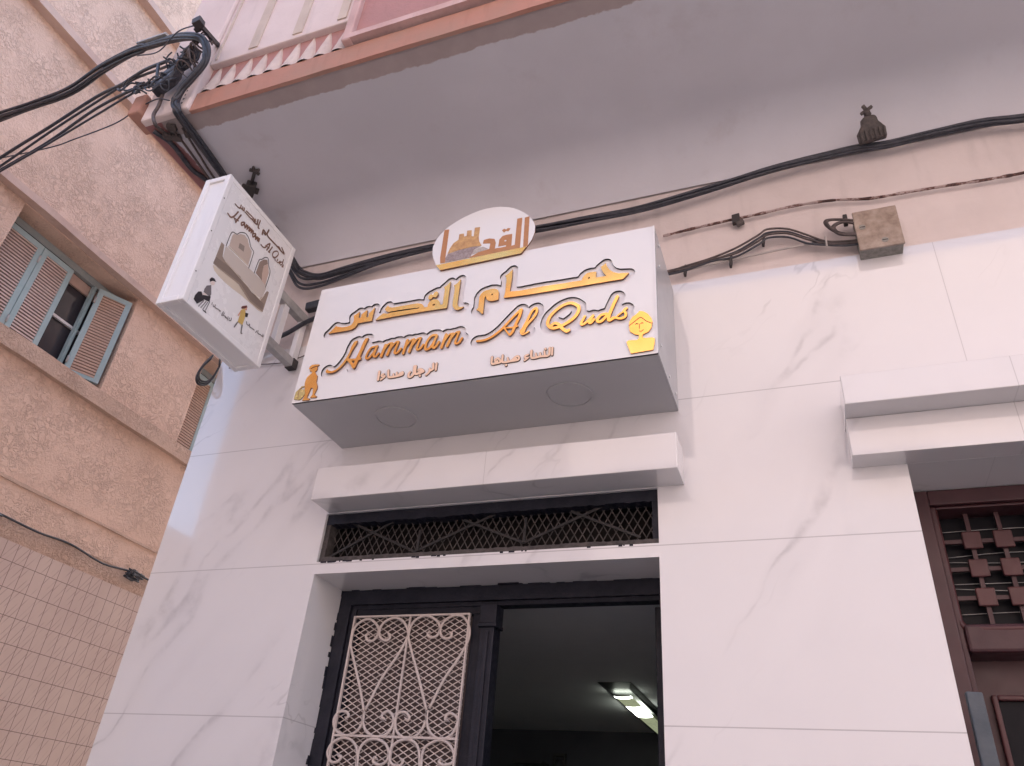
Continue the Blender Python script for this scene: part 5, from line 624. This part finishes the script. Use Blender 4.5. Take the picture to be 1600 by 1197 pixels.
leaf = MB(); leaf.box(-1.842, -1.2435, FY+.02, FY+.06, 2.462, 2.4945); leaf.box(-1.842, -1.829, FY+.02, FY+.06, 0, 2.462); leaf.box(-1.295, -1.2435, FY+.02, FY+.06, 0, 2.462)
lf = leaf.obj('door_leaf', M['black_paint'], dr, .003)
MB().box(-1.829, -1.295, FY+.05, FY+.055, .2, 2.462).obj('back_panel', M['leafpanel'], lf)
b = MB(); b.box(-1.243, -1.183, FY-.012, FY+.06, 0, 2.40); b.box(-1.252, -1.172, FY-.022, FY+.06, 2.40, 2.415); b.box(-1.248, -1.176, FY-.018, FY+.06, 2.415, 2.49); b.box(-1.222, -1.204, FY-.020, FY-.0121, 0, 2.385)
b.obj('meeting_post', M['black_paint'], dr, .003)
ol = MB(); ol.obox((-.565, .66, 1.25), (.018, 0, 0), (-.02, .35, 0), (0, 0, 1.24)); ol.obj('door_leaf', M['black_paint'], dr, .003)
gr = node_empty('grille', dr); gx0, gx1, gz0, gz1, gy = -1.832, -1.292, .35, 2.457, .215
b = MB(); q = .007
b.box(gx0, gx0+q, gy-.006, gy+.006, gz0, gz1); b.box(gx1-q, gx1, gy-.006, gy+.006, gz0, gz1); b.box(gx0+q, gx1-q, gy-.006, gy+.006, gz1-q, gz1); b.box(gx0+q, gx1-q, gy-.006, gy+.006, gz0, gz0+q)
b.box(gx0+q, gx1-q, gy-.0055, gy+.0055, 1.986, 1.994); b.box(gx0+q, gx1-q, gy-.0055, gy+.0055, 1.32, 1.328)
b.box(-1.566, -1.559, gy-.004, gy+.004, gz0+q, 1.3199); b.box(-1.566, -1.559, gy-.004, gy+.004, 1.3281, 1.9859); b.box(-1.566, -1.559, gy-.004, gy+.004, 1.9941, gz1-q); b.obj('frame', M['whiteiron'], gr)
b = MB(); pw, ph = .0435, .0245; zlo = 1.3
x0, x1, z0, z1 = gx0+.004, gx1-.004, zlo, gz1-.004; k = -60
while True:
    zc = z0+k*ph
    if zc > z1+1: break
    for s_ in (1, -1):
        pts_ = []
        xa, xb = x0, x1; za = zc if s_ > 0 else zc+(x1-x0)*ph/pw; zb_ = zc+(x1-x0)*ph/pw if s_ > 0 else zc
        t0, t1 = 0., 1.; dz = zb_-za
        ta, tb = sorted(((z0-za)/dz, (z1-za)/dz)); t0 = max(0, ta); t1 = min(1, tb)
        if t1-t0 > .005: b.bar((xa+(xb-xa)*t0, gy+.016+.001*s_, za+dz*t0), (xa+(xb-xa)*t1, gy+.016+.001*s_, za+dz*t1), .0034, .003, (0, 1, 0))
    k += 1
b.obj('wire_mesh', M['whiteiron'], gr)
for s_ in K['scroll']:
    for dz in (0, -1.135):
        if dz and s_[0][1] < 1.9: continue
        P = spline([(p[0], gy-.001, p[1]+dz) for p in s_], 7)
        bb = MB().tube(P, .0057, 6); bb.tube([P[-1], P[-1]+Vector((.001, 0, .001))], .010, 8); bb.obj('scroll', M['whiteiron'], gr)
# ---- red lattice window / door on the right
rd = node_empty('lattice_door', hb); wy = .23
b = MB(); b.box(.367, .44, wy, .40, 0, 2.855); b.box(.44, 1.9, wy, .40, 2.80, 2.855); b.box(.44, .458, wy+.02, .40, 0, 2.80); b.box(.458, 1.9, wy+.02, .40, 2.79, 2.7999); b.obj('frame', M['redwood'], rd, .004)
b = MB(); b.box(.4585, 1.9, .24, .40, 2.295, 2.385); b.obj('cross_rail', M['redwood'], rd, .01)
b = MB(); b.tube(spline([(.452, .262, 2.80), (.452, .262, 2.6), (.452, .262, 2.42), (.456, .26, 2.39), (.475, .255, 2.372), (.55, .25, 2.37), (.9, .25, 2.37), (1.8, .25, 2.37)], 6), .012, 8); b.obj('bead', M['redwood2'], rd)
lat = node_empty('lattice', rd)
b = MB()
xs_ = [.556+.0965*i for i in range(12)]; zs_ = [2.688, 2.588, 2.488]
for i, x in enumerate(xs_):
    b.box(x-.007, x+.007, .305, .317, 2.386, 2.79)
for z in zs_: b.box(.459, 1.9, .3051, .3169, z-.007, z+.007)
b.obj('lattice_bars', M['redwood'], lat)
for x in xs_[:4]:
    for z in zs_: MB().box(x-.029, x+.029, .292, .3049, z-.031, z+.031).obj('lattice_square', M['redwood2'], lat, .004)
MB().box(.459, 1.9, .345, .35, 2.386, 2.79).obj('pane', M['dull_glass'], rd)
b = MB()
for z, s_ in ((2.735, .004), (2.625, -.01), (2.64, .012), (2.545, .0), (2.53, -.012), (2.44, .006)): b.tube(spline([(.46, .335, z), (.7, .335, z+s_), (1.0, .335, z-s_), (1.6, .335, z)], 5), .0013, 5)
b.obj('wire', M['steel'], rd)
MB().box(.4586, 1.9, .36, .40, 0, 2.294).obj('panel', M['redwood'], rd)
b = MB(); b.box(.505, .522, .335, .3599, 0, 2.185); b.box(.522, 1.9, .335, .3599, 2.168, 2.185); b.obj('panel_frame', M['redwood2'], rd, .005)
MB().box(.523, 1.9, .352, .3598, 0, 2.167).obj('pane', M['dull_glass'], rd)
b = MB().hexa([(.388, .0, 0), (.43, -.01, 0), (.43, .035, 0), (.388, .035, 0), (.386, .0, 2.128), (.427, -.008, 2.124), (.427, .035, 2.128), (.386, .035, 2.131)])
po = b.obj('door_post', M['pole'], None, .004); tag(po, 'slate grey wooden post standing at the left edge of the oxblood door', 'post')

# ---- hall ceiling lamp and dim things at the back
la = thing('ceiling_lamp', (-1.17, 3, 2.6), 'lit fluorescent ceiling lamp with a yellowed louvre seen through the open doorway', 'lamp')
b = MB(); b.hexa([(-1.24, 2.27, 2.585), (-1.11, 2.27, 2.585), (-1.10, 4, 2.565), (-1.25, 4, 2.565), (-1.28, 2.15, 2.598), (-1.07, 2.15, 2.598), (-1.07, 4, 2.598), (-1.28, 4, 2.598)]); b.obj('housing', M['fitting'], la)
for (a, c, mm, nm) in ((2.36, 2.42, 'lamp', 'tube'), (2.425, 2.68, 'louvre', 'louvre'), (2.685, 3.06, 'lamp', 'tube'), (3.065, 3.3, 'louvre', 'louvre'), (3.305, 3.9, 'louvre', 'louvre')):
    b = MB(); n = 8; pr = None
    for y in (a, c):
        for k in range(n+1):
            t = math.pi*k/n; b.v.append((-1.176-.055*math.cos(t), y, 2.562-.009*math.sin(t)))
    for k in range(n): b.face((k, k+1, k+n+2, k+n+1), 0, True)
    b.obj(nm, M[mm], la)
pf = thing('wall_frame', (-2.07, 3.98, 2.0), 'dim grey arched frame hanging at the back of the dark hall', 'frame')
b = MB()
b.box(-2.125, -2.108, 3.95, 3.99, 1.7, 2.42); b.box(-2.036, -2.02, 3.95, 3.99, 1.7, 2.42); b.box(-2.108, -2.036, 3.95, 3.99, 2.40, 2.42)
for k in range(10):
    t0, t1 = math.pi*k/10, math.pi*(k+1)/10; b.bar((-2.072-.03*math.cos(t0), 3.96, 2.34+.035*math.sin(t0)), (-2.072-.03*math.cos(t1), 3.96, 2.34+.035*math.sin(t1)), .006, .02, (0, 1, 0))
b.obj('frame', M['frosted'], pf); MB().box(-2.107, -2.037, 3.985, 3.99, 1.7, 2.399).obj('panel', M['hall_wall'], pf)
sh = MB().box(-2.42, -2.165, 3.8, 3.99, 2.325, 2.342).obj('wall_shelf', M['frosted']); tag(sh, 'thin dim shelf at the back of the dark hall, lower left of the frame', 'shelf')
# ================================================================== main sign
SX, SZ, SF = -1.927, 3.167, -.410
sg = thing('sign_box', (-1.16, 0, SZ), 'large white box sign with gold Arabic and Latin lettering over the doorway', 'sign')
def onsign(y): return lambda u, v, d: (SX+u, y+d, SZ+v)
MB().box(SX, -.393, -.3975, 0, SZ+.002, SZ+.611).obj('casing', M['alu'], sg)
MB().box(SX+.001, -.394, -.3974, -.001, SZ-.002, SZ+.0019).obj('bottom_panel', M['grey_panel'], sg)
MB().box(-.3929, -.391, -.396, -.001, SZ, SZ+.611).obj('end_panel', M['grey_panel'], sg)
FW_, FH_ = 1.534, .611
outer = [0, 0, int(FW_*1e4), 0, int(FW_*1e4), int(FH_*1e4), 0, int(FH_*1e4)]
loops_obj('face_panel', [outer] + T['halo_arabic'] + T['halo_latin'], .0088, onsign(SF+.002), [M['white_panel'], M['core']], sg)
MB().box(SX+.004, -.397, -.3986, -.39751, SZ+.004, SZ+.607).obj('backing_panel', M['backing'], sg)
loops_obj('arabic_lettering', T['arabic'], .008, onsign(SF), [M['gold'], M['gold_edge']], sg)
loops_obj('latin_lettering', T['latin'], .008, onsign(SF), [M['gold'], M['gold_edge']], sg)
for nm in ('men_text', 'women_text'):
    e = loops_obj('small_lettering_outline', T[nm+'_edge'], .004, onsign(SF-.0041+.002), [M['dark_edge']], sg)
    loops_obj('small_lettering', T[nm], .0012, onsign(SF-.0054+.002), [M['peach']], e)
mn = loops_obj('man_cutout', T['man'], .006, onsign(SF-.0062+.002), [M['gold'], M['gold_edge']], sg)
loops_obj('cut_line', T['man_line'], .0006, onsign(SF-.0069+.002), [M['gold_edge']], mn)
bg_ = loops_obj('bag_cutout', T['bag'], .004, onsign(SF-.0042+.002), [M['bag_yellow'], M['gold_edge']], sg)
loops_obj('cut_line', T['bag_line'], .0006, onsign(SF-.0049+.002), [M['gold_edge']], bg_)
wm = loops_obj('woman_cutout', T['woman'], .006, onsign(SF-.0062+.002), [M['gold'], M['gold_edge']], sg)
loops_obj('cut_line', T['woman_line'], .0006, onsign(SF-.0069+.002), [M['gold_edge']], wm)
cr = loops_obj('crest_plate', T['oval'], .006, onsign(SF-.0062+.002), [M['white_panel'], M['gold_edge']], sg)
loops_obj('crest_base', T['goldbar'], .004, onsign(SF-.0103+.002), [M['gold'], M['gold_edge']], cr)
loops_obj('crest_lettering', T['logo'], .0012, onsign(SF-.0076+.002), [M['bronze']], cr)
loops_obj('crest_dome', T['dome'], .0011, onsign(SF-.00745+.002), [M['dome']], cr)
loops_obj('crest_drum', T['drum'], .0011, onsign(SF-.0074+.002), [M['stone_print']], cr)
loops_obj('crest_small_dome', T['smalldome'], .0012, onsign(SF-.0078+.002), [M['pale_print']], cr)
for cx, cy in ((-1.540, -.203), (-.774, -.212)):
    MB().disc_ring((cx, cy, 0), .083, .092, SZ-.0065, SZ-.0021).obj('downlight_rim', M['grey_panel'], sg)
    b = MB(); n = 40
    for k in range(n): b.v.append((cx+.08*math.cos(2*math.pi*k/n), cy+.08*math.sin(2*math.pi*k/n), SZ-.0035))
    b.face(list(range(n))); b.obj('downlight', M['grey_panel'], sg)
for y, z in ((-.36, 3.232), (-.345, 3.62), (-.06, 3.21), (-.2, 3.20), (-.33, 3.74)):
    MB().tube([(-.391, y, z), (-.386, y, z)], .006, 10).obj('rivet', M['alu'], sg)
MB().box(-.3965, -.3905, -.4112, -.4102, SZ, SZ+.611).obj('edge_trim', M['alu'], sg)

# ================================================================== projecting sign
BX0, BX1, BY0, BY1, BZ0, BZ1 = -2.395, -2.25, -.835, -.305, 3.462, 4.197
bs = thing('projecting_sign', (-2.32, -.57, BZ0), 'small white double-sided box sign projecting from the wall, printed with a bathhouse drawing', 'sign')
b = MB(); e = .028
for x in (BX0, BX1-e):
    for y in (BY0, BY1-e): b.box(x, x+e, y, y+e, BZ0, BZ1)
for x in (BX0+.0005, BX1-e-.0005):
    for z in (BZ0, BZ1-e): b.box(x, x+e, BY0+e, BY1-e, z, z+e)
for y in (BY0+.0005, BY1-e-.0005):
    for z in (BZ0+.0005, BZ1-e-.0005): b.box(BX0+e, BX1-e, y, y+e, z, z+e)
b.obj('frame', M['alu'], bs, .004)
MB().box(BX0+.02, BX1-.02, BY0+.010, BY0+.014, BZ0+.02, BZ1-.02).obj('end_panel', M['alu'], bs)
MB().box(BX0+.02, BX1-.02, BY1-.014, BY1-.010, BZ0+.02, BZ1-.02).obj('end_panel', M['alu'], bs)
MB().box(BX0+.02, BX1-.02, BY0+.02, BY1-.02, BZ0+.009, BZ0+.013).obj('bottom_panel', M['alu'], bs)
MB().box(BX0+.02, BX1-.02, BY0+.02, BY1-.02, BZ1-.013, BZ1-.009).obj('top_panel', M['alu'], bs)
fx = BX1-.003
fp = MB().box(fx-.004, fx, BY0+.02, BY1-.02, BZ0+.02, BZ1-.02).obj('face_panel', M['blade_face'], bs)
MB().box(BX0+.003, BX0+.007, BY0+.02, BY1-.02, BZ0+.02, BZ1-.02).obj('face_panel', M['blade_face'], bs)
def onblade(d0): return lambda u, v, d: (fx+d0-d, -.83+u, 3.464+v)
for i, (k, mt, nm) in enumerate((('p_oval', 'p_beige', 'printed_hill'), ('p_band', 'p_band', 'printed_bench'), ('p_panel', 'p_panel', 'printed_wall'), ('p_stripe', 'p_stripe', 'printed_stripe'), ('p_arch', 'p_arch', 'printed_arch'), ('p_frame', 'p_frame', 'printed_picture'),  # the brown stripe is plain print of the drawing
        ('p_niche', 'p_niche', 'printed_niche'), ('p_niche2', 'p_niche2', 'printed_niche'), ('p_line', 'p_black', 'printed_outline'), ('p_line2', 'p_beige', 'printed_outline'), ('b_text', 'p_text', 'printed_lettering'), ('b_small', 'p_grey', 'printed_small_lettering'),
        ('m_skin', 'p_skin', 'printed_figure'), ('m_vest', 'p_grey', 'printed_figure'), ('m_dark', 'p_black', 'printed_figure'), ('w_hair', 'p_hair', 'printed_figure'), ('w_skin', 'p_wskin', 'printed_figure'), ('w_dress', 'p_dress', 'printed_figure'))):
    loops_obj(nm, T[k], .0003, onblade(.0004+.00012*i), [M[mt]], fp)
for y, z in ((BY0+.012, 4.05), (BY0+.012, 3.85), (BY0+.012, 3.62)): MB().tube([(BX1, y, z), (BX1+.0015, y, z)], .003, 8).obj('rivet', M['clip'], bs)
br = node_empty('bracket', bs)
MB().box(-2.345, -2.305, BY1, -.003, 3.935, 3.985).obj('arm', M['steel'], br, .003); MB().box(-2.345, -2.305, BY1, -.003, 3.655, 3.70).obj('arm', M['steel'], br, .003)
for y in (-.205, -.05): MB().box(-2.340, -2.310, y, y+.04, 3.7001, 3.9349).obj('upright', M['alu'], br, .003)
MB().box(-2.348, -2.302, -.045, -.008, 3.652, 3.703).obj('black_sleeve', M['clip'], br)
for z in (3.72, 3.83, 3.90, 4.0, 4.03, 4.07): MB().obox((-2.325+random.uniform(-.02, .02), BY1+.012, z), (.025, 0, 0), (0, .014, .004), (0, -.004, .008)).obj('tab', M['steel'], br)

# ================================================================== cables and fittings
def cable(name, P, r, mat, label, cat, group=None, n=8, seg=8):
    o = MB().tube(spline(P, seg), r, n).obj(name, M[mat]); return tag(o, label, cat, group)
# thick bundle: across the alley, round the pilaster, along the soffit and the wall
main = [(-5.0, -.79, 5.47)] + K['street'][1:] + K['soffit'] + K['wallc']
bun = thing('cable_bundle', (-2.6, -.98, 4.6), 'thick black cable bundle crossing the alley, bending at the balcony corner and running under it', 'cables')
base = spline(main, 8)
for s_ in range(5):
    P = []; ph = s_*2*math.pi/5
    acc = 0
    for i, p in enumerate(base):
        if i: acc += (p-base[i-1]).length
        t = (base[min(i+1, len(base)-1)]-base[max(i-1, 0)]).normalized(); u = Vector((0, 0, 1)); u = (u-t*u.dot(t))
        u = u.normalized() if u.length > .05 else Vector((1, 0, 0)); v = t.cross(u)
        sag = 1+.9*max(0, noise.noise((acc*1.1, s_*7, 3)))*1.6
        rr = .012*sag*(1.75 if .4 < acc < 2.0 else 1.35 if acc <= .4 else 1); a = ph+acc*1.3+.5*noise.noise((acc*.8, s_, 0))
        P.append(p+rr*(math.cos(a)*u+.8*math.sin(a)*v))
    MB().tube(P, [.0092 if k < 150 else .0075 for k in range(len(P))], 7).obj('strand', M['cable'], bun)
b = MB(); p0, p1 = Vector(K['street'][5]), Vector(K['street'][7]); dz = Vector((0, 0, .045)); b.bar(p0+dz+(p1-p0)*.15, p0+dz+(p1-p0)*.8, .05, .012, (0, 0, 1)); b.obj('name_tag', M['steel'], bun)
# short slack loops beside the projecting sign
for i, dz in enumerate((0, -.04, -.065)):
    P = [(-2.62, -.12, 4.50-.3*dz), (-2.50, -.06, 4.36+dz*.6), (-2.40, -.05, 4.25+dz), (-2.28, -.05, 4.225+dz), (-2.12, -.05, 4.235+dz*.7), (-1.92, -.05, 4.258+dz*.3), (-1.6, -.05, 4.275)]
    MB().tube(spline(P, 7), .0075, 7).obj('strand', M['cable'], bun)
G1 = 'thin wires crossing the alley'
for k, r, lab in (('thinA', .009, 'upper thin black wire crossing the alley to the dark splices'), ('thinB', .007, 'second thin black wire crossing the alley to the dark splices'), ('thinC', .006, 'lower taut black wire ending in curled loops at the pilaster'), ('thinD', .008, 'black wire just above the lowest taut pair at the pilaster'), ('thinE', .0035, 'thinnest sagging wire crossing the alley to the corner of the balcony')):
    q = K[k]; d = Vector(q[0])-Vector(q[1]); d.normalize(); p0 = Vector(q[0])+d*((-5.0-q[0][0])/d.x if abs(d.x) > .2 else .3)
    cable('overhead_wire', [p0]+q, r, 'cable', lab, 'wire', G1, 6, 6)
jc = thing('cable_splice', (-2.65, -1.03, 4.75), 'tangle of black cable splices with curled ends strapped to the balcony corner', 'splice')
P0, P1 = Vector(K['junct'][0]), Vector(K['junct'][1]); ax = (P1-P0).normalized()
for f, wd, hh in ((.0, .062, .034), (.28, .055, .03), (.58, .058, .028), (.86, .045, .03)):
    c = P0+(P1-P0)*f+Vector((random.uniform(-.03, .01), 0, 0)); b = MB(); b.obox(c, Vector((.9, -.1, random.uniform(.1, .4))).normalized()*wd, ax*hh, Vector((0, .03, 0)))
    b.obj('splice_block', M['cable'], jc, .012)
def loop(c, rad, n=6, fl=.5):
    a0 = random.uniform(0, 6.28); return [c+Vector((rad*math.cos(a0+i*.9)*random.uniform(.6, 1.1), random.uniform(-.03, .02), rad*math.sin(a0+i*.9)*random.uniform(.6, 1.1))) for i in range(n)]
for i in range(15):
    c = P0+(P1-P0)*random.uniform(-.1, 1.15)+Vector((random.uniform(-.12, .06), -.02, random.uniform(-.04, .03)))
    MB().tube(spline(loop(c, random.uniform(.025, .065)), 6), random.choice((.004, .005, .006)), 5).obj('curled_wire', M['cable'], jc)
for i in range(6):
    c = Vector((-2.83-.03*i, -1.03, 4.79+.012*i)); MB().tube(spline(loop(c, .05), 6), .005, 5).obj('curled_wire', M['cable'], jc)
MB().tube(spline([(-2.83, -1.03, 4.99), (-2.80, -1.03, 4.9), (-2.775, -1.02, 4.80)], 5), .009, 6).obj('wire_tail', M['cable'], jc)
for i in range(12):
    c = P0+(P1-P0)*random.uniform(.05, 1.1)+Vector((.04, -.02, .02)); r_ = lambda s_: random.uniform(-s_, s_); MB().tube(spline([c, c+Vector((.03+r_(.02), -.03, .02+r_(.03))), c+Vector((.06+r_(.02), -.01, r_(.04))), c+Vector((.08+r_(.02), .03, -.03+r_(.03)))], 5), random.choice((.003, .0045, .005)), 5).obj('curled_wire', M['cable_old'], jc)
rb = thing('wall_hook', (-2.55, -1.0, 5.12), 'rusty steel hook bar sticking out of the pale parapet above the cable bend', 'hook')
r0, r1 = Vector(K['rod'][0]), Vector(K['rod'][1])
b = MB(); b.bar(r1+Vector((0, .04, 0)), r0, .018, .018); b.obj('bar', M['clip'], rb)
MB().obox(r0, (.022, 0, .006), (0, .02, 0), (-.006, 0, .022)).obj('end_plate', M['clip'], rb, .003)
MB().obox(r0+(r1-r0)*.22+Vector((-.02, 0, -.01)), (.016, 0, 0), (0, .012, 0), (0, 0, .014)).obj('insulator', M['clip'], rb, .004)
cable('stay_wire', [r0+Vector((-.01, 0, -.01)), (-2.60, -1.15, 4.985), (-2.83, -1.06, 5.055), (-3.1, -1.0, 5.22)], .0035, 'cable', 'thin rusty stay wire from the steel hook bar to the thick cable bundle', 'wire')
G2 = 'cables under the balcony'
for k, r, lab in (('sofA', .006, 'thin middle cable on the grey soffit left of the thick bundle'), ('sofB', .013, 'thick black cable on the soffit nearest the alley edge'), ('sofC', .0055, 'thin cable on the soffit right beside the thick bundle')):
    q = K[k]; cable('soffit_cable', q+[(q[-1][0]-.01, -.05, 4.58)], r, 'cable_old' if r < .01 else 'cable', lab, 'cable', G2, 6, 6)
cable('drop_cable', K['pilA'], .009, 'cable_old', 'dusty cable hanging down the outer face of the balcony corner and turning under it', 'cable')
b = MB()
for x, y in ((-2.76, -.86), (-2.64, -.84), (-2.70, -.9), (-2.72, -.84)): b.obox((x, y, 4.598), (.02, .008, 0), (-.006, .016, 0), (0, 0, .01))
tag(b.obj('saddle_clip', M['clampm']), 'small broken grey cable clips on the soffit near the balcony corner', 'clip')
# coil dangling by the far window
lp = K['coil']
c0 = thing('wire_coil', (-2.86, -.05, 3.6), 'black coiled cable dangling by the second blue shutter, below the projecting sign', 'coil')
for i in range(3): MB().tube(spline([(p[0]-.01*i, p[1]+.012*i, p[2]+.02*i) for p in lp], 7), .006, 6).obj('cable_turn', M['cable'], c0)
MB().tube(spline([(-2.86, .03, 3.78), (-2.87, 0, 3.95), (-2.83, .01, 4.1)], 5), .006, 6).obj('cable_tail', M['cable'], c0)
# clamps
hk = thing('hanging_clamp', (-2.57, -.42, 4.6), 'small black cable clamp on a hook under the soffit beside the projecting sign', 'clamp')
h0, h1 = Vector((-2.466, -.533, 4.605)), Vector((-2.60, -.40, 4.56))
b = MB(); b.tube([h0, h0+(h1-h0)*.5], .010, 6); b.obj('stem', M['clip'], hk)
MB().obox(h0+(h1-h0)*.62, (h1-h0)*.2, (.020, .016, 0), (0, 0, .02)).obj('jaw', M['clip'], hk, .004)
b = MB(); b.obox(h0+(h1-h0)*.62, (h1-h0)*.06, (.034, .03, 0), (0, 0, .012)); b.obj('wing', M['clip'], hk, .003)
for k in range(5):
    a = k*1.25; MB().obox(h0+Vector((.016*math.cos(a), .016*math.sin(a), -.002)), (.012*math.cos(a), .012*math.sin(a), 0), (-.005*math.sin(a), .005*math.cos(a), 0), (0, 0, .008)).obj('plate', M['clampm'], hk)
ac = thing('suspension_clamp', (.5, -.1, 4.34), 'dusty bell shaped cable clamp with a winged nut holding the thick bundle, upper right', 'clamp')
c = Vector((.498, -.105, 4.385)); u = Vector((.97, 0, .10)).normalized(); v = Vector((-.08, -.5, .86)).normalized(); nrm = u.cross(v).normalized(); nrm = nrm if nrm.y > 0 else -nrm
prof = [(-.056, -.045), (-.058, 0.0), (-.05, .012), (-.034, .035), (-.031, .058), (-.02, .068), (.02, .068), (.031, .058), (.034, .035), (.05, .012), (.058, 0), (.056, -.045)]
b = MB(); n = len(prof)
for d, sc in ((-.02, .94), (.02, 1)):
    for a, e in prof: b.v.append(c+u*a*sc+v*e*sc+nrm*d)
b.face(list(range(n))); b.face(list(range(2*n-1, n-1, -1)))
for k in range(n): b.face((k, (k+1) % n, n+(k+1) % n, n+k))
b.obj('body', M['clampm'], ac, .006)
for k in range(6): a = -.046+.0184*k; MB().obox(c+u*a+v*-.02+nrm*-.022, u*.0035, v*.023, nrm*.005).obj('rib', M['clampm'], ac, .002)
MB().tube([c+v*.066, c+v*.088], .014, 8).obj('bolt', M['clampm'], ac)
b = MB()
for k in range(4): a = k*math.pi/2+.4; b.obox(c+v*.094+(u*math.cos(a)+v*math.sin(a))*.012, (u*math.cos(a)+v*math.sin(a))*.014, (-u*math.sin(a)+v*math.cos(a))*.006, nrm*.008)
b.obj('wing_nut', M['clampm'], ac)
# wall conduit and its clip
cable('painted_conduit', K['conduit'], [.0062+.003*noise.noise((i*.45, 0, 0)) for i in range(8*(len(K['conduit'])-1)+1)], 'cable_red', 'paint spattered reddish conduit along the plaster above the junction box', 'conduit', None, 7)
cp = Vector(K['clip1'][0]); t_ = thing('conduit_clip', cp, 'black clip with torn plaster holding the reddish conduit', 'clip')
MB().obox(cp+Vector((0, .004, .012)), (.017, 0, .002), (0, .012, 0), (0, 0, .024)).obj('clip_body', M['clip'], t_, .003); MB().obox(cp+Vector((.016, .004, -.014)), (.016, 0, .006), (0, .01, 0), (-.003, 0, .012)).obj('clip_foot', M['clampm'], t_, .003)
# junction box
jb = thing('junction_box', (.44, 0, 3.77), 'square paint stained brown junction box on the plaster above the marble', 'junction box')
MB().box(.362, .518, -.058, .012, 3.772, 3.968).obj('box_body', M['jbox_side'], jb, .004)
ld = MB().box(.358, .522, -.068, -.0585, 3.768, 3.974).obj('lid', M['jbox'], jb, .004)
for x, z in ((.385, 3.885), (.455, 3.80)):
    b = MB()
    b.tube([(x, -.0695, z), (x, -.0655, z)], .013, 16); b.obj('screw', M['jbox_side'], ld); MB().box(x-.01, x+.01, -.0702, -.0696, z-.002, z+.002).obj('screw_slot', M['clip'], ld)
cw = thing('coiled_wire', (.31, -.04, 3.92), 'brown coil of spare wire at the left side of the junction box', 'coil')
for i in range(3): MB().tube(spline([(p[0]+.004*i, p[1]-.006*i, p[2]-.007*i) for p in K['coil2']], 7), .0055, 6).obj('wire_turn', M['cable_old'], cw)
MB().box(.325, .342, -.05, -.02, 3.945, 3.99).obj('plug', M['clip'], cw, .003)
G3 = 'feed wires along the wall'
for i in range(4):
    P = [(p[0], p[1]-.004*(i % 2), p[2]+(i-1.5)*(.015 if 2 < j < 8 else .006)+random.uniform(-.003, .003)) for j, p in enumerate(K['jw1'])]
    P = [(P[0][0]-.3, P[0][1], P[0][2]-.02)] + P
    cable('feed_wire', P, .0048, 'cable_old' if i % 2 else 'cable', 'dark feed wire humping along the plaster between the sign and the junction box', 'wire', G3, 6, 6)
cable('pale_wire', [(-.7, -.02, 3.83)]+K['jw2'], .0048, 'cable_white', 'straight pale wire running below the dark feed wires to the junction box', 'wire')
for i, p in enumerate(K['clips']):
    tag(MB().obox(Vector(p)+Vector((0, 0, -.008)), (.005, 0, -.0008), (0, .012, 0), (.004, 0, .026)).obj('nail_clip', M['clip'], None, .002), ('black nail clip beside the right end of the white sign', 'middle black nail clip below the hump of the feed wires', 'black nail clip on the hump of the feed wires')[i], 'clip', 'nail clips on the feed wires')
tag(MB().tube(K['tie'], .004, 6).obj('cable_tie', M['cable_white']), 'white cable tie round the wires left of the junction box', 'cable tie')
# bits behind the signs
cable('wall_cable', [(-2.60, -.05, 3.79)]+K['behind']+[(-1.9, -.05, 4.0)], .012, 'cable', 'black cable passing behind the bracket of the projecting sign', 'cable')
cable('wall_cable', [(-2.60, -.035, 3.81)]+[(p[0], p[1]+.02, p[2]+.03) for p in K['behind']]+[(-1.9, -.03, 4.03)], .009, 'cable', 'thinner black cable just above the one behind the sign bracket', 'cable')
sp = thing('wall_splice', (-2.25, -.05, 4.02), 'flat black splice box on the wall between the two signs', 'splice')
MB().obox((-2.235, -.045, 4.03), (.075, 0, .006), (0, .02, 0), (-.003, 0, .026)).obj('splice_body', M['cable'], sp, .008)
MB().tube(spline([(-2.17, -.04, 4.035), (-2.05, -.04, 4.06), (-1.9, -.04, 4.05)], 4), .007, 6).obj('cable_tail', M['cable'], sp)
cable('thin_wire', [(-2.75, -.008, 3.735)]+K['thinlow']+[(-1.9, -.01, 3.80)], .0028, 'cable_old', 'thin wire along the marble below the sign bracket', 'wire')
